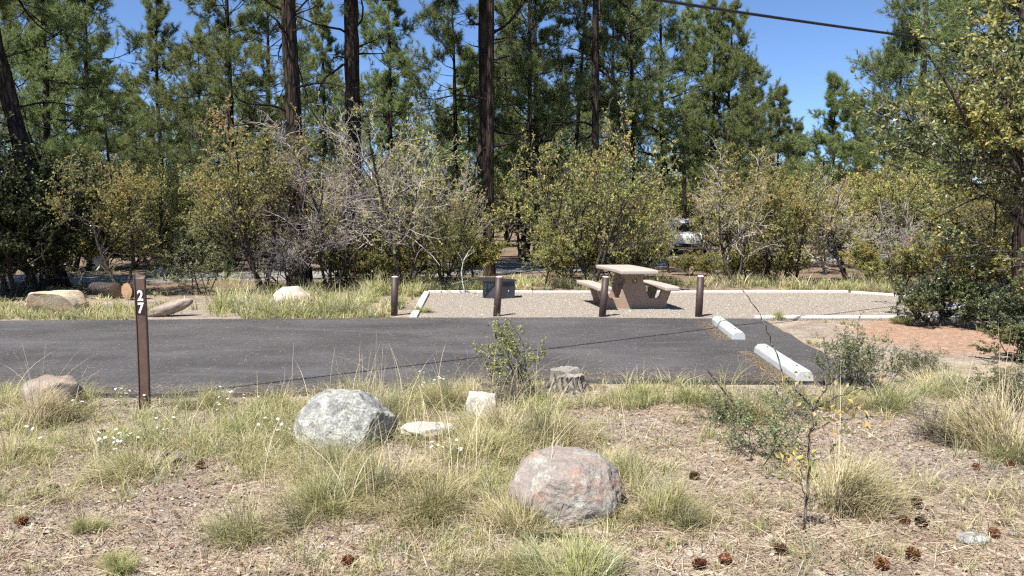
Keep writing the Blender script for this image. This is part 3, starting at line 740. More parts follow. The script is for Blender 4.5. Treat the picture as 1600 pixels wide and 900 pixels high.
pine_tree(765, 24, 20, 0, 'thick straight pine trunk rising above the fire pit', GB, rot=4.1, thick=.48)
pine_tree(754, 29, 27, 4, 'slim pine trunk close behind the thick one above the fire pit', GB)
pine_tree(930, 25, 20, 0, 'straight bare pine trunk rising above the picnic table', GB, rot=5.3, thick=.48)
pine_tree(86, 20.0, 17, 0, 'leaning dark pine with flared base beside the back road, above the tan boulder', GB, lean=-.17, rot=1.2)
mids = [
    (75, 27, -140, 1, 'dark pine behind the leaning one above the juniper'),
    (143, 30, -110, 2, 'straight slim pine with open crown beside the upper sky gap'),
    (182, 37, 75, 4, 'thin spindly pine standing in front of the low sky gap'),
    (262, 42, 12, 1, 'rounded pine whose whole top stands against the sky, left of centre'),
    (362, 29, -130, 1, 'bright green bushy pine above the yellow-topped oak'),
    (420, 36, -60, 5, 'broad pine filling the gap before the thickest trunk'),
    (606, 36, -30, 1, 'bushy pine between the thick trunk pair and the open-crowned pine'),
    (640, 45, 110, 2, 'smaller pine low beside the open-crowned pine'),
    (708, 31, -25, 2, 'open-crowned pine standing alone against blue sky above the bare oak'),
    (735, 50, 95, 3, 'small round-topped pine low in the centre sky gap'),
    (822, 33, -90, 1, 'dense dark pine beyond the thick trunk above the fire pit'),
    (838, 38, -60, 5, 'dense pine close behind the dark one in mid wood'),
    (893, 36, -60, 4, 'thin leaning pine just before the bare trunk above the table'),
    (985, 37, -60, 2, 'slender pine with open boughs past the bare trunk above the table'),
    (955, 48, -10, 1, 'far bushy pine behind the bare trunk above the table'),
    (1037, 40, -40, 5, 'tall pine under the start of the overhead cable'),
    (1105, 39, 20, 1, 'full-crowned pine just below the overhead cable'),
    (1140, 38, 24, 1, 'outermost full-crowned pine at the edge of the open sky'),
    (1213, 56, 150, 3, 'small dark pine at the low edge of the open sky'),
    (1244, 70, 205, 3, 'tiny far pine in the bottom of the open sky gap'),
    (1295, 46, 132, 3, 'compact bushy pine standing alone against the open sky'),
    (1330, 62, 160, 3, 'far pine tucked beside the compact bushy one'),
    (1428, 31, -150, 1, 'tall pine behind the foreground oak where the cable ends'),
    (1385, 44, 40, 5, 'pale green pine edging the open sky by the foreground oak'),
    (1500, 36, -80, 1, 'pine hidden behind the leaves of the foreground oak'),
    (1592, 17, -420, 1, 'dark pine trunk at the far edge of the picture behind the foreground oak'),
    (30, 35, -60, 5, 'shaded pine at the far edge above the juniper'),
    (112, 42, -20, 1, 'pine filling the shade between the leaning trunk and the slim one'),
    (322, 50, 60, 2, 'far pine between the round-topped one and the bushy green one'),
    (505, 48, 20, 1, 'far pine seen between the two thickest trunks'),
    (225, 66, 165, 3, 'far low pine under the round-topped one'),
    (1070, 50, 20, 2, 'far pine seen between the cable pine and the full-crowned one'),
    (792, 52, 60, 1, 'far pine tucked behind the thick trunk above the fire pit'),
    (1168, 58, 110, 3, 'low pine just under the outermost full-crowned pine'),
]
for px, D, ty, var, lab in mids: pine_tree(px, D, ztop(ty, D), var, lab, GB)
# the wood beyond: individuals that nothing tells apart
rf = np.random.RandomState(301)
for i in range(120):
    px = rf.uniform(-60, 1660); D = rf.uniform(58, 150)
    ty = rf.uniform(140, 225)
    if 1180 < px < 1370: ty = rf.uniform(228, 275)
    if 640 < px < 760: ty = rf.uniform(190, 240)
    pine_tree(px, D, ztop(ty, D) , int(rf.choice([6, 7])), 'distant pine deep in the wood, only scraps of it showing between nearer trees', 'distant pines deep in the wood')
for x, y, h in ((-18.5, 11.8, 18), (-16.8, 14.2, 16), (-20.5, 15.5, 18)):
    (t, l, c), H0 = PV[5]
    e = empty('pine_tree', (x, y, 0)); s = h / H0; rz = rf.uniform(0, 6)
    for nme, me in (('trunk', t), ('branches', l), ('crown', c)): link(nme, me, e, None, rz, s)
    tag(e, 'tall pine outside the view shading the juniper and tan boulder', 'pine tree', 'pines shading the verge')

# ------------------------------------------------------------------ oaks and other broadleaf trees
OV = {
    'big': (oak(11, 5.0, 4.4, 3, .066, 7, mixw=(.56, .36, .08), kids=(9, 8, 6), trunk_r=.065, bare=.1), 5.0),
    'mid': (oak(12, 4.2, 3.4, 2, .066, 7, mixw=(.60, .36, .04), kids=(9, 8, 6), trunk_r=.055), 4.2),
    'wide': (oak(13, 4.6, 5.0, 4, .064, 7, mixw=(.66, .30, .04), kids=(9, 8, 6), trunk_r=.06, spread=.55, bare=.15), 4.6),
    'rusty': (oak(14, 4.0, 3.2, 2, .060, 7, mixw=(.42, .42, .16), kids=(9, 8, 6), trunk_r=.05, bare=.3, spread=.45), 4.0),
    'slim': (oak(15, 4.0, 2.2, 1, .065, 9, mixw=(.68, .28, .04), kids=(11, 8, 6), trunk_r=.05, lean=(.12, 0)), 4.0),
    'low': (oak(16, 2.6, 3.2, 5, .064, 9, mixw=(.62, .33, .05), kids=(8, 6, 5), trunk_r=.03, spread=.7, low=.03), 2.6),
    'bare': (oak(17, 4.8, 5.2, 3, .058, 4, mixw=(.6, .35, .05), kids=(9, 8, 7), trunk_r=.045, spread=.55, bare=.5, twigmat='bark_oak', thin=.0022, jit=.2, finemat='twig_grey'), 4.8),
    'grey': (oak(18, 3.6, 4.6, 3, .05, 2, mixw=(.4, .5, .1), kids=(10, 8, 6), trunk_r=.036, spread=.8, bare=.85, thin=.0022, jit=.22, finemat='twig_grey'), 3.6),
    'juniper': (oak(19, 4.4, 4.2, 4, .085, 8, mats=('juniper', 'juniper', 'oak_dark'), mixw=(.6, .25, .15), kids=(9, 7, 6), trunk_r=.08, spread=.45, low=.10, finemat='bark_oak'), 4.4),
    'far': (oak(29, 5.0, 5.2, 3, .14, 9, mixw=(.62, .32, .06), kids=(8, 6, 4), trunk_r=.07, thin=.006, low=.06), 5.0),
    'far2': (oak(28, 4.0, 4.6, 4, .13, 8, mixw=(.7, .25, .05), kids=(7, 6, 4), trunk_r=.06, thin=.006, low=.04, spread=.5), 4.0),
    'sparse': (oak(24, 4.2, 3.6, 2, .062, 5, mixw=(.38, .34, .28), kids=(9, 8, 6), trunk_r=.055, spread=.5, bare=.45, finemat='twig_grey', thin=.0028, jit=.2), 4.2),
    'shrub': (oak(20, 2.2, 1.5, 6, .042, 8, mats=('sage', 'sage', 'oak_green'), mixw=(.5, .3, .2), kids=(6, 5, 4), trunk_r=.016, spread=.35, low=.05), 2.2),
}
LM = [(10, 'the dark junipers'), (60, 'the flared leaning pine'), (110, 'the tan boulder'), (150, 'the straight slim pine'), (190, 'the cut logs'), (225, 'the numbered post'), (265, 'the long narrow rock'), (318, 'the slender grey-green shrub'), (370, 'the yellow-topped oak'), (457, 'the cream boulder'), (480, 'the thickest pine trunk'), (552, 'the second thick pine trunk'), (617, 'the grass-set bollard'), (655, 'the pad kerb corner'), (715, 'the bleached dead sapling'), (779, 'the fire pit'), (815, 'the far bend of the back road'), (850, 'the small slim oak'), (910, 'the leaning bollard'), (960, 'the picnic table'), (1000, 'the far bench end'), (1065, 'the white car'), (1110, 'the last bollard'), (1143, 'the sparse orange oak'), (1170, 'the farther wheel stop'), (1215, 'the dark green kerb tuft'), (1250, 'the oak midway along the kerb'), (1290, 'the fallen log'), (1328, 'the small grey box'), (1370, 'the chamfered kerb corner'), (1405, 'the grey leafless bush'), (1460, 'the glossy kerb-corner bush'), (1520, 'the large close oak'), (1585, 'the edge pine trunk')]
_used = set()
def near_mark(px, key):
    for d, nm in sorted((abs(px - a), b) for a, b in LM):
        if (key, nm) not in _used: _used.add((key, nm)); return nm
ro = np.random.RandomState(404)
def oak_tree(px, D, ty, kind, label, group='small oaks in the row behind the pad', wide=1.0, rot=None, name='oak_tree', cat='oak tree', lean=0.0):
    (wd, cr), H0 = OV[kind]
    X = (px - 800) / F_PX * (D * CP + CAM_H * SP); s = ztop(ty, D) / H0 * 1.12
    e = empty(name, (X, D, float(gz(X, D)))); rz = ro.uniform(0, 6.28) if rot is None else rot
    e.rotation_euler = (0, lean, 0)
    link('trunk', wd, e, None, rz, (s * wide, s * wide, s))
    if cr: link('crown', cr, e, None, rz, (s * wide, s * wide, s))['kind'] = 'stuff'
    return tag(e, label, cat, group)
J = 'dark evergreens in the shade'
oak_tree(18, 17.6, 205, 'juniper', 'dark juniper at the picture edge with sunlit upper sprays', J, name='juniper_tree', cat='juniper')
oak_tree(62, 18.6, 225, 'juniper', 'dark many-stemmed juniper shading the tan boulder', J, name='juniper_tree', cat='juniper', rot=2.0)
oak_tree(-30, 19.5, 180, 'juniper', 'dark juniper mostly past the picture edge', J, name='juniper_tree', cat='juniper', rot=4.0)
oak_tree(192, 17.8, 240, 'mid', 'leaning yellow-green oak growing over the cut logs', lean=-.12, rot=.6)
oak_tree(255, 25.6, 262, 'mid', 'oak beyond the back road between the cut logs and the slender shrub')
oak_tree(318, 18.2, 335, 'shrub', 'slender grey-green shrub beside the back road, before the yellow-topped oak', 'grey-green shrubs', 1.1, name='shrub', cat='shrub')
oak_tree(404, 18.3, 145, 'big', 'large oak with yellow-orange top behind the cream boulder', rot=1.4, wide=.92)
oak_tree(515, 19.2, 180, 'grey', 'leafless grey oak with a wide mass of twigs in front of the thick trunk pair', rot=.3, wide=1.0)
oak_tree(455, 18.5, 325, 'grey', 'low leafless grey oak with drooping twigs over the verge grass', rot=1.9, wide=1.35)
oak_tree(640, 18.9, 138, 'bare', 'tall bare grey oak with few leaves, left of the fire pit', rot=2.1, wide=.95)
oak_tree(545, 21.0, 325, 'low', 'low leafy oak under the drooping grey twigs', wide=1.1)
oak_tree(600, 19.6, 345, 'low', 'low yellow-flecked oak bush behind the first bollard')
oak_tree(690, 19.4, 275, 'wide', 'green oak thicket behind the corner of the pad kerb', wide=.75)
oak_tree(742, 21.2, 250, 'sparse', 'oak directly behind the fire pit', wide=.75)
oak_tree(850, 19.0, 325, 'slim', 'small slim oak between the fire pit and the table', wide=.95)
oak_tree(925, 19.6, 158, 'wide', 'largest spreading oak directly behind the picnic table', wide=.80, rot=3.3)
oak_tree(878, 22.5, 225, 'rusty', 'yellowing oak behind the small slim one')
oak_tree(1000, 20.4, 270, 'rusty', 'rusty oak just past the table bench', wide=.6)
oak_tree(1143, 20.0, 228, 'sparse', 'sparse orange-leaved oak behind the last bollard', wide=.85, rot=1.0, lean=-.08)
oak_tree(1098, 26.5, 265, 'sparse', 'thin oak whose stems cross in front of the white car', wide=.6, rot=.5)
oak_tree(1046, 25.0, 300, 'sparse', 'small sparse oak half hiding the white car', wide=.8, rot=2.5)
oak_tree(1128, 24.5, 235, 'slim', 'slim oak beside the parked white car', wide=.9)
oak_tree(1190, 20.8, 250, 'slim', 'slim yellow-green oak next to the sparse orange one', rot=.2)
oak_tree(1240, 21.5, 280, 'mid', 'yellow-green oak midway along the back kerb')
oak_tree(1325, 21.0, 285, 'sparse', 'low dark-limbed oak beside the small grey box', wide=1.35, rot=2.4)
oak_tree(1290, 24.5, 255, 'sparse', 'oak behind the low dark-limbed one', wide=.8)
oak_tree(1405, 19.5, 300, 'grey', 'grey leafless bush past the chamfered kerb corner', wide=.8)
oak_tree(1395, 23.5, 255, 'mid', 'oak behind the grey leafless bush')
GBK = 'oaks in the second row'
for i, (px, D, ty, k) in enumerate([(20, 27, 230, 'big'), (120, 26, 235, 'big'), (215, 28, 265, 'mid'), (300, 29, 255, 'wide'), (450, 26, 265, 'mid'), (530, 28, 245, 'wide'), (610, 26, 240, 'big'), (720, 27, 255, 'mid'), (815, 36, 262, 'big'), (905, 29, 245, 'mid'), (985, 27, 245, 'big'), (1170, 27, 245, 'mid'), (1250, 29, 262, 'wide'), (1345, 27, 262, 'big'), (1440, 26, 262, 'mid'), (1500, 24, 270, 'big'), (1570, 22, 270, 'mid')]):
    oak_tree(px, D, ty, k, 'second-row oak glimpsed above and behind ' + near_mark(px, 'b'), GBK)
rk = np.random.RandomState(66)
for i in range(64):
    D = rk.uniform(35, 75); px = -40 + 1680 * (i + rk.uniform(.1, .9)) / 64
    if 1015 < px < 1110: D = max(D, 52) + 14
    if 765 < px < 865: D = max(D, 62)
    oak_tree(px, D, rk.uniform(262, 300), ('far', 'far2')[i % 2], 'far oak making the dim undergrowth behind the second row', 'far undergrowth oaks')
for i, (px, D, ty, k) in enumerate([(110, 26.5, 310, 'low'), (155, 27, 325, 'low'), (235, 26.2, 330, 'low'), (285, 26.4, 335, 'low'), (365, 26.6, 330, 'low'), (430, 27, 330, 'low'), (515, 22.5, 330, 'low'), (640, 22.2, 335, 'low'), (715, 21.8, 335, 'low'), (893, 22.0, 345, 'low'), (960, 22.2, 335, 'low'), (1000, 22.6, 350, 'low'), (1130, 22.0, 375, 'low'), (1076, 24.0, 384, 'low'), (1165, 22.4, 365, 'low'), (1215, 21.2, 372, 'low'), (1370, 20.4, 360, 'low'), (1450, 18.6, 350, 'low'), (1520, 19.0, 345, 'low'), (1580, 18.0, 340, 'low')]):
    oak_tree(px, D, ty, k, 'low oak scrub filling the gap behind ' + near_mark(px, 's'), 'low oak scrub', 1.05, name='oak_scrub', cat='shrub')
# the foreground oak
fw, fc = oak(31, 7.2, 6.7, 4, .078, 12, mats=('oak_dark', 'oak_green', 'oak_yellow'), mixw=(.36, .42, .22), kids=(11, 9, 7), trunk_r=.085, spread=.45, bare=.05, low=.10, jit=.2)
e = empty('oak_tree', (9.05, 12.4, float(gz(9.05, 12.4))), 0); tag(e, 'large close oak with orange and green leaves overhanging the pad end', 'oak tree')
link('trunk', fw, e); link('crown', fc, e)['kind'] = 'stuff'
dk = oak(33, 1.9, 2.3, 6, .06, 8, mats=('oak_dark', 'oak_dark', 'oak_green'), mixw=(.5, .3, .2), kids=(6, 6, 5), trunk_r=.022, spread=.75, low=.02)
def bush(px, py, s, label, me, name='shrub', cat='shrub', rz=0.0, group=None, sv=None):
    g = gp(px, py); e = empty(name, (g[0], g[1], float(gz(g[0], g[1]))))
    sc = s if sv is None else sv
    link('stems', me[0], e, None, rz, sc)
    if me[1]: link('crown', me[1], e, None, rz, sc)['kind'] = 'stuff'
    return tag(e, label, cat, group)
bush(1462, 506, .56, 'dark green glossy bush over the pad kerb corner', dk, rz=.4, sv=(.62, .6, .58))
bush(1545, 512, .5, 'dark bush at the foot of the large close oak', dk, rz=2.4, sv=(.6, .6, .5))
bush(1595, 560, .42, 'low dark-leaved bush at the edge of the red earth', dk, rz=4.0, sv=(.5, .5, .34))

# ------------------------------------------------------------------ near shrubs and the sapling
sg = oak(41, 1.0, 1.0, 9, .022, 5, mats=('sage', 'sage', 'oak_green'), mixw=(.6, .3, .1), kids=(6, 5, 4), trunk_r=.006, spread=.55, low=.03, thin=.0012, bare=.1)
dd_ = oak(42, .7, 1.2, 12, .02, 1, mats=('sage', 'sage', 'straw'), mixw=(.5, .3, .2), kids=(6, 6, 5), trunk_r=.005, spread=1.0, low=.02, thin=.0012, bare=.8)
gl = oak(43, .9, 1.0, 9, .026, 3, mats=('sage', 'sage_pale', 'oak_green'), mixw=(.4, .4, .2), kids=(5, 4, 3), trunk_r=.006, spread=.6, low=.03, thin=.0012)
lb = oak(44, 1.05, .8, 3, .028, 4, mats=('oak_green', 'sage', 'oak_yellow'), mixw=(.6, .25, .15), kids=(6, 5, 4), trunk_r=.008, spread=.30, low=.08, thin=.0013, lean=(-.55, 0), bare=.1)
bush(838, 617, 1, 'straggly leafy shrub leaning toward the fire pit, beside the grey stump', lb, sv=(.95, .9, .95))
bush(790, 630, 1, 'tangle of bare grey twigs behind the small blocky stone', dd_, sv=(.75, .6, .6), rz=1)
bush(1345, 606, 1, 'upright grey-green shrub beyond the nearer wheel stop', sg, sv=(.85, .8, .85))
bush(1425, 590, 1, 'smaller grey-green shrub at the edge of the red earth', sg, sv=(.6, .6, .5), rz=2)
bush(1185, 715, 1, 'twiggy green shrub beside the orange-leaved sapling', gl, sv=(.75, .7, .58), rz=.7)
bush(1125, 660, 1, 'green weedy shrub at the asphalt edge', gl, sv=(.5, .5, .45), rz=2.7)
bush(1230, 650, 1, 'green shrub just behind the sapling fork', gl, sv=(.55, .5, .42), rz=4.2)
bush(1480, 690, 1, 'low tangle of grey dead stems before the tall straw tussock', dd_, sv=(.72, .7, .62))
bush(1590, 645, 1, 'grey-green shrub behind the tall straw tussock', sg, sv=(.8, .8, .55), rz=4)

g0 = gp(1258, 838); SY = g0[1]
sap = empty('sapling', (g0[0], g0[1], float(gz(g0[0], g0[1])))); tag(sap, 'thin oak sapling with scattered orange and yellow leaves', 'sapling')
def S(px, py, dy=0.0):
    p = atY(px, py, SY + dy); return p - np.array([g0[0], g0[1], float(gz(g0[0], g0[1]))])
paths = [
    ([S(1256, 842), S(1259, 800), S(1264, 745), S(1265, 690), S(1271, 637)], .0085, .005),
    ([S(1271, 637), S(1245, 612, .03), S(1225, 588, .06), S(1208, 540, .10), S(1188, 490, .13), S(1160, 452, .16)], .0055, .002),
    ([S(1271, 637), S(1290, 606, -.03), S(1325, 575, -.06), S(1370, 549, -.08)], .0045, .0015),
    ([S(1271, 640), S(1305, 622, .05), S(1350, 603, .1), S(1390, 585, .14)], .004, .0013),
    ([S(1268, 675), S(1300, 658, .05), S(1350, 652, .08), S(1385, 650, .1)], .003, .001),
    ([S(1262, 785), S(1253, 760, -.03), S(1252, 725, -.04), S(1255, 705, -.05)], .003, .0015),
    ([S(1266, 720), S(1290, 715, .05), S(1310, 690, .06)], .0025, .001),
    ([S(1265, 700), S(1240, 690, -.05), S(1222, 700, -.06)], .0025, .001),
    ([S(1262, 785), S(1285, 778, .03), S(1300, 775, .05)], .0025, .001),
]
rl = np.random.RandomState(9); ch = []; lp, la = [], []
for pts, r0, r1 in paths:
    pts = np.array(pts); x = np.linspace(0, len(pts) - 1, 5 * len(pts)); pp = np.stack([np.interp(x, range(len(pts)), pts[:, k]) for k in range(3)], 1)
    for _ in range(2): pp[1:-1] = (pp[:-2] + 2 * pp[1:-1] + pp[2:]) / 4
    pp[1:-1] += rl.normal(size=pp[1:-1].shape) * .003
    v, f = tubes(pp[None], np.linspace(r0, r1, len(pp))[None], 7); ch.append((v, f, 0))
link('stem', build_mesh('sapling_stem', ch, [M['sapling_bark']]), sap)
spots = [(1262, 612, 6), (1240, 595, 4), (1330, 600, 5), (1300, 640, 9), (1310, 665, 7), (1345, 650, 5), (1255, 715, 9), (1262, 735, 9), (1225, 710, 4), (1310, 705, 5), (1240, 700, 3), (1300, 780, 3), (1385, 655, 3), (1290, 645, 6), (1285, 605, 5), (1250, 750, 4), (1320, 630, 4), (1215, 575, 1), (1380, 585, 2)]
for px, py, n in spots:
    for _ in range(int(n * 1.6)): lp.append(S(px + rl.normal() * 12, py + rl.normal() * 9, rl.normal() * .04)); la.append(rand_dir(rl, 1)[0] + np.array([0, 0, -.2]))
lp, la = np.array(lp), np.array(la); ln = rl.uniform(.03, .052, len(lp)); v, f = leaves(rl, lp, la, ln, ln * .5)
link('crown', build_mesh('sapling_leaves', [(v, f, rl.choice([0, 1, 2, 2, 2, 3], len(f)))], [M['oak_green'], M['oak_yellow'], M['oak_orange'], M['oak_green']], False), sap)['kind'] = 'stuff'

# dead white sapling stick behind the pad
g = gp(731, 456); wsr = empty('dead_sapling', (g[0], 18.55, 0)); b0 = np.array([g[0], 18.55, 0])
def S2(px, py): return atY(px, py, 18.55) - b0
ch = []
for pts, r0, r1 in [([S2(727, 462), S2(723, 442), S2(721, 425), S2(724, 408), S2(733, 392), S2(738, 385)], .020, .008), ([S2(723, 409), S2(716, 395)], .008, .004), ([S2(728, 402), S2(742, 392)], .007, .004), ([S2(722, 440), S2(705, 444)], .006, .003), ([S2(722, 441), S2(735, 436)], .006, .003)]:
    pts = np.array(pts); v, f = tubes(pts[None], np.linspace(r0, r1, len(pts))[None], 6); ch.append((v, f, 0))
link('stem', build_mesh('dead_stem', ch, [M['kerb']]), wsr); tag(wsr, 'bleached white dead sapling at the back kerb near the fire pit', 'sapling')

# ------------------------------------------------------------------ stump, cut logs, sticks
def log_obj(name, root, a, b, ra, rb, bark, wood, seed, S=22, K=9, ragged=0.0):
    r = np.random.RandomState(seed); a, b = np.array(a, float), np.array(b, float); t = np.linspace(0, 1, K)[:, None]; P = a + (b - a) * t
    v, f = tubes(P[None], np.linspace(ra, rb, K)[None], S); v = v.reshape(K, S, 3)
    ax = norm(b - a); c = P[:, None, :]; k = 1 + .06 * r.normal(size=(1, S, 1)) + .025 * r.normal(size=(K, S, 1)); v = c + (v - c) * k
    if ragged: v[-1] += ax * r.uniform(-ragged, ragged, (S, 1))
    link('bark', build_mesh(name + '_bark', [(v.reshape(-1, 3), f, 0)], [bark]), root)
    for end, ring, cc in ((0, v[0], a), (1, v[-1], b)):
        rr = cc + (ring - cc) * .5 + (ax * .004 * (1 if end else -1)); vv = np.concatenate([ring, rr, cc[None]]); i = np.arange(S); j = (i + 1) % S
        q = np.stack([i, j, S + j, S + i], 1); tr = np.stack([S + i, S + j, np.full(S, 2 * S)], 1)
        link('cut_face', build_mesh(name + '_face', [(vv, q, 0), (np.zeros((0, 3)), np.zeros((0, 3), int), 0)] if 0 else [(np.concatenate([vv]), q, 0), (vv, tr, 0)], [wood], False), root)
g = gp(885, 604); st = empty('tree_stump', (g[0], g[1], 0)); tag(st, 'weathered grey tree stump with split top at the asphalt edge', 'stump')
r = np.random.RandomState(6); S_ = 48; K = 12; ang = np.arange(S_) * 2 * math.pi / S_; zz = np.linspace(-.08, .15, K)
vv = []
gro = r.normal(size=S_) * .006
for k, z in enumerate(zz):
    u = k / (K - 1); rad = .160 + .14 * (1 - u) ** 2.4; rr = rad * (1 + .04 * np.sin(2 * ang + 1) + (1 - u) ** 1.5 * .20 * np.sin(5 * ang + .9)) + gro * (1.2 - .6 * u) + r.normal(size=S_) * .002
    step = (np.where(np.cos(ang - 2.2) > -.05, .026, -.03) + r.normal(size=S_) * .006) * smooth(.75, 1, u)
    vv.append(np.stack([rr * np.cos(ang), rr * np.sin(ang) * .95, z + step], 1))
vv = np.array(vv); idx = np.arange(K * S_).reshape(K, S_)
f = np.stack([idx[:-1], np.roll(idx[:-1], -1, 1), np.roll(idx[1:], -1, 1), idx[1:]], -1).reshape(-1, 4)
link('bark', build_mesh('stump_bark', [(vv.reshape(-1, 3), f, 0)], [M['stump_side']], False), st)
ring = vv[-1]; c1 = ring * np.array([.55, .55, 1]) - np.array([0, 0, .006]); cen = np.array([[0, 0, .135]])
v2 = np.concatenate([ring, c1, cen]); i = np.arange(S_); j = (i + 1) % S_
link('cut_top', build_mesh('stump_top', [(v2, np.stack([i, j, S_ + j, S_ + i], 1), 0), (v2, np.stack([S_ + i, S_ + j, np.full(S_, 2 * S_)], 1), 0)], [M['stump_grey']], False), st)

GL = 'cut pine logs by the back road'
g = gp(180, 464); lg = empty('cut_log', (g[0], g[1], 0)); tag(lg, 'sawn pine log with bark and orange end lying under the leaning oak', 'log', GL)
log_obj('log', lg, (.08, -.08, .155), (-.62, .38, .155), .155, .15, M['bark_oak'], M['cut_wood'], 3)
g = gp(204, 466); lg = empty('cut_log', (g[0], g[1], 0)); tag(lg, 'short pale sawn log round standing beside the numbered post', 'log', GL)
log_obj('log', lg, (-.03, -.10, .165), (.12, .22, .165), .165, .16, M['bark_oak'], M['cut_wood'], 4)
g = gp(1310, 446); lg = empty('fallen_log', (g[0], g[1], 0)); tag(lg, 'thin brown fallen log next to the small grey box', 'log')
log_obj('log', lg, (-.35, 0, .07), (.30, .1, .08), .06, .05, M['bark_oak'], M['cut_wood'], 5, 12)
def stick(pts, r0, label, m='bark_oak'):
    pts = np.array(pts); c = pts[0].copy(); v, f = tubes((pts - c)[None], np.linspace(r0, r0 * .5, len(pts))[None], 6)
    tag(link('fallen_stick', build_mesh('stick', [(v, f, 0)], [M[m]]), None, c), label, 'stick')
def G(px, py, dz=0.0):
    p = gp(px, py); p[2] = float(gz(p[0], p[1])) + dz; return p
stick([G(835, 841, .02), G(862, 838, .03), G(890, 842, .02), G(918, 838, .02)], .012, 'dark stick lying in front of the pinkish boulder')
stick([G(1105, 640, .35), G(1150, 672, .2), G(1200, 706, .06)], .008, 'bent dead branch slanting through the twiggy green shrub')
stick([G(1205, 672, .14), G(1235, 690, .09), G(1252, 700, .05)], .003, 'pale thin stick poking up beside the sapling', 'straw')
stick([G(150, 428, .05), G(165, 421, .35), G(178, 415, .5)], .03, 'pale fallen branch across the back road', 'kerb')

# small grey utility box
g = gp(1328, 445); ub = empty('utility_box', (g[0], g[1], 0)); tag(ub, 'small grey utility box among stems behind the back kerb', 'utility box')
bm = bmesh.new(); box(bm, (0, 0, .10), (.13, .11, .20)); bevel_all(bm, .01); link('box_body', bm_mesh('box_body', bm, [M['stop']]), ub)
bm = bmesh.new(); box(bm, (0, 0, .2105), (.15, .13, .02)); bevel_all(bm, .006); link('lid', bm_mesh('lid', bm, [M['stop']]), ub)

# ------------------------------------------------------------------ white car far behind the oaks
M['car_white'] = paint_mat('white_car_paint', (.74, .75, .76), (.80, .81, .82), .3, .5)
M['car_glass'] = paint_mat('dark_car_glass', (.02, .025, .03), (.03, .035, .04), .2, .5)
M['tyre'] = paint_mat('black_tyre', (.018, .018, .018), (.03, .03, .03), .85, .2)
M['lamp_red'] = paint_mat('red_tail_lamp', (.25, .02, .02), (.3, .03, .03), .35, .4)
M['rim'] = paint_mat('grey_wheel_rim', (.3, .3, .31), (.4, .4, .41), .4, .5)
cy_ = 38.0; cx_ = (1062 - 800) / F_PX * cy_
car = empty('parked_car', (cx_, cy_ + 2.2, float(gz(cx_, cy_))), .18); tag(car, 'white parked car glimpsed through the oaks beyond the picnic table', 'car')
def loft(secs):
    bm = bmesh.new(); rings = [[bm.verts.new(p) for p in s] for s in secs]; n = len(rings[0])
    for a, b in zip(rings[:-1], rings[1:]):
        for i in range(n): bm.faces.new((a[i], a[(i + 1) % n], b[(i + 1) % n], b[i]))
    bm.faces.new(rings[0]); bm.faces.new(rings[-1]); bmesh.ops.recalc_face_normals(bm, faces=bm.faces[:]); return bm
def sec(y, w0, w1, z0, z1, w2=None):
    return [(-w0, y, z0), (-w1, y, (z0 + z1) / 2), (-(w2 or w1 * .96), y, z1), ((w2 or w1 * .96), y, z1), (w1, y, (z0 + z1) / 2), (w0, y, z0)]
bm = loft([sec(-2.25, .78, .86, .42, .95), sec(-2.1, .84, .92, .32, 1.05), sec(-.9, .86, .94, .28, 1.08), sec(.9, .86, .94, .28, 1.06), sec(1.3, .86, .93, .28, 1.02), sec(2.2, .82, .90, .34, .92), sec(2.35, .74, .84, .42, .82)])
bevel_all(bm, .05, 2); body = link('body', bm_mesh('body', bm, [M['car_white']], True), car)
bm = loft([[(-.84, -2.05, 1.04), (-.66, -1.75, 1.72), (.66, -1.75, 1.72), (.84, -2.05, 1.04)], [(-.85, -.6, 1.05), (-.68, -.6, 1.78), (.68, -.6, 1.78), (.85, -.6, 1.05)], [(-.84, .5, 1.05), (-.66, .3, 1.74), (.66, .3, 1.74), (.84, .5, 1.05)], [(-.82, 1.15, 1.02), (-.7, .95, 1.2), (.7, .95, 1.2), (.82, 1.15, 1.02)]])
bevel_all(bm, .04, 2); link('roof', bm_mesh('roof', bm, [M['car_white']], True), car)
bm = bmesh.new(); vs = [bm.verts.new(p) for p in [(-.70, -2.008, 1.14), (.70, -2.008, 1.14), (.58, -1.835, 1.56), (-.58, -1.835, 1.56)]]; bm.faces.new(vs)
for v_ in vs: v_.co.y -= .012
link('rear_window', bm_mesh('rear_window', bm, [M['car_glass']]), car)
for s in (-1, 1):
    for y0, y1 in ((-1.6, -.7), (-.6, .35)):
        bm = bmesh.new(); bm.faces.new([bm.verts.new(p) for p in [(s * .838, y0, 1.14), (s * .838, y1, 1.14), (s * .712, y1 - .05, 1.62), (s * .712, y0 + .1, 1.62)]])
        link('side_window', bm_mesh('side_window', bm, [M['car_glass']]), car)
    bm = bmesh.new(); box(bm, (s * .78, -2.2, .85), (.16, .12, .22)); bevel_all(bm, .02); link('tail_light', bm_mesh('tail_light', bm, [M['lamp_red']]), car)
    for y in (-1.4, 1.45):
        bm = bmesh.new(); bmesh.ops.create_cone(bm, cap_ends=True, segments=24, radius1=.34, radius2=.34, depth=.22, matrix=Matrix.Translation((s * .82, y, .34)) @ Matrix.Rotation(math.pi / 2, 4, 'Y')); bevel_all(bm, .03)
        wh = link('wheel', bm_mesh('wheel', bm, [M['tyre']]), car)
        bm = bmesh.new(); bmesh.ops.create_cone(bm, cap_ends=True, segments=20, radius1=.2, radius2=.2, depth=.02, matrix=Matrix.Translation((s * .935, y, .34)) @ Matrix.Rotation(math.pi / 2, 4, 'Y')); link('rim', bm_mesh('rim', bm, [M['rim']]), wh)
bm = bmesh.new(); box(bm, (0, -2.27, .5), (1.6, .12, .16)); bevel_all(bm, .03); link('bumper', bm_mesh('bumper', bm, [M['tyre']]), car)

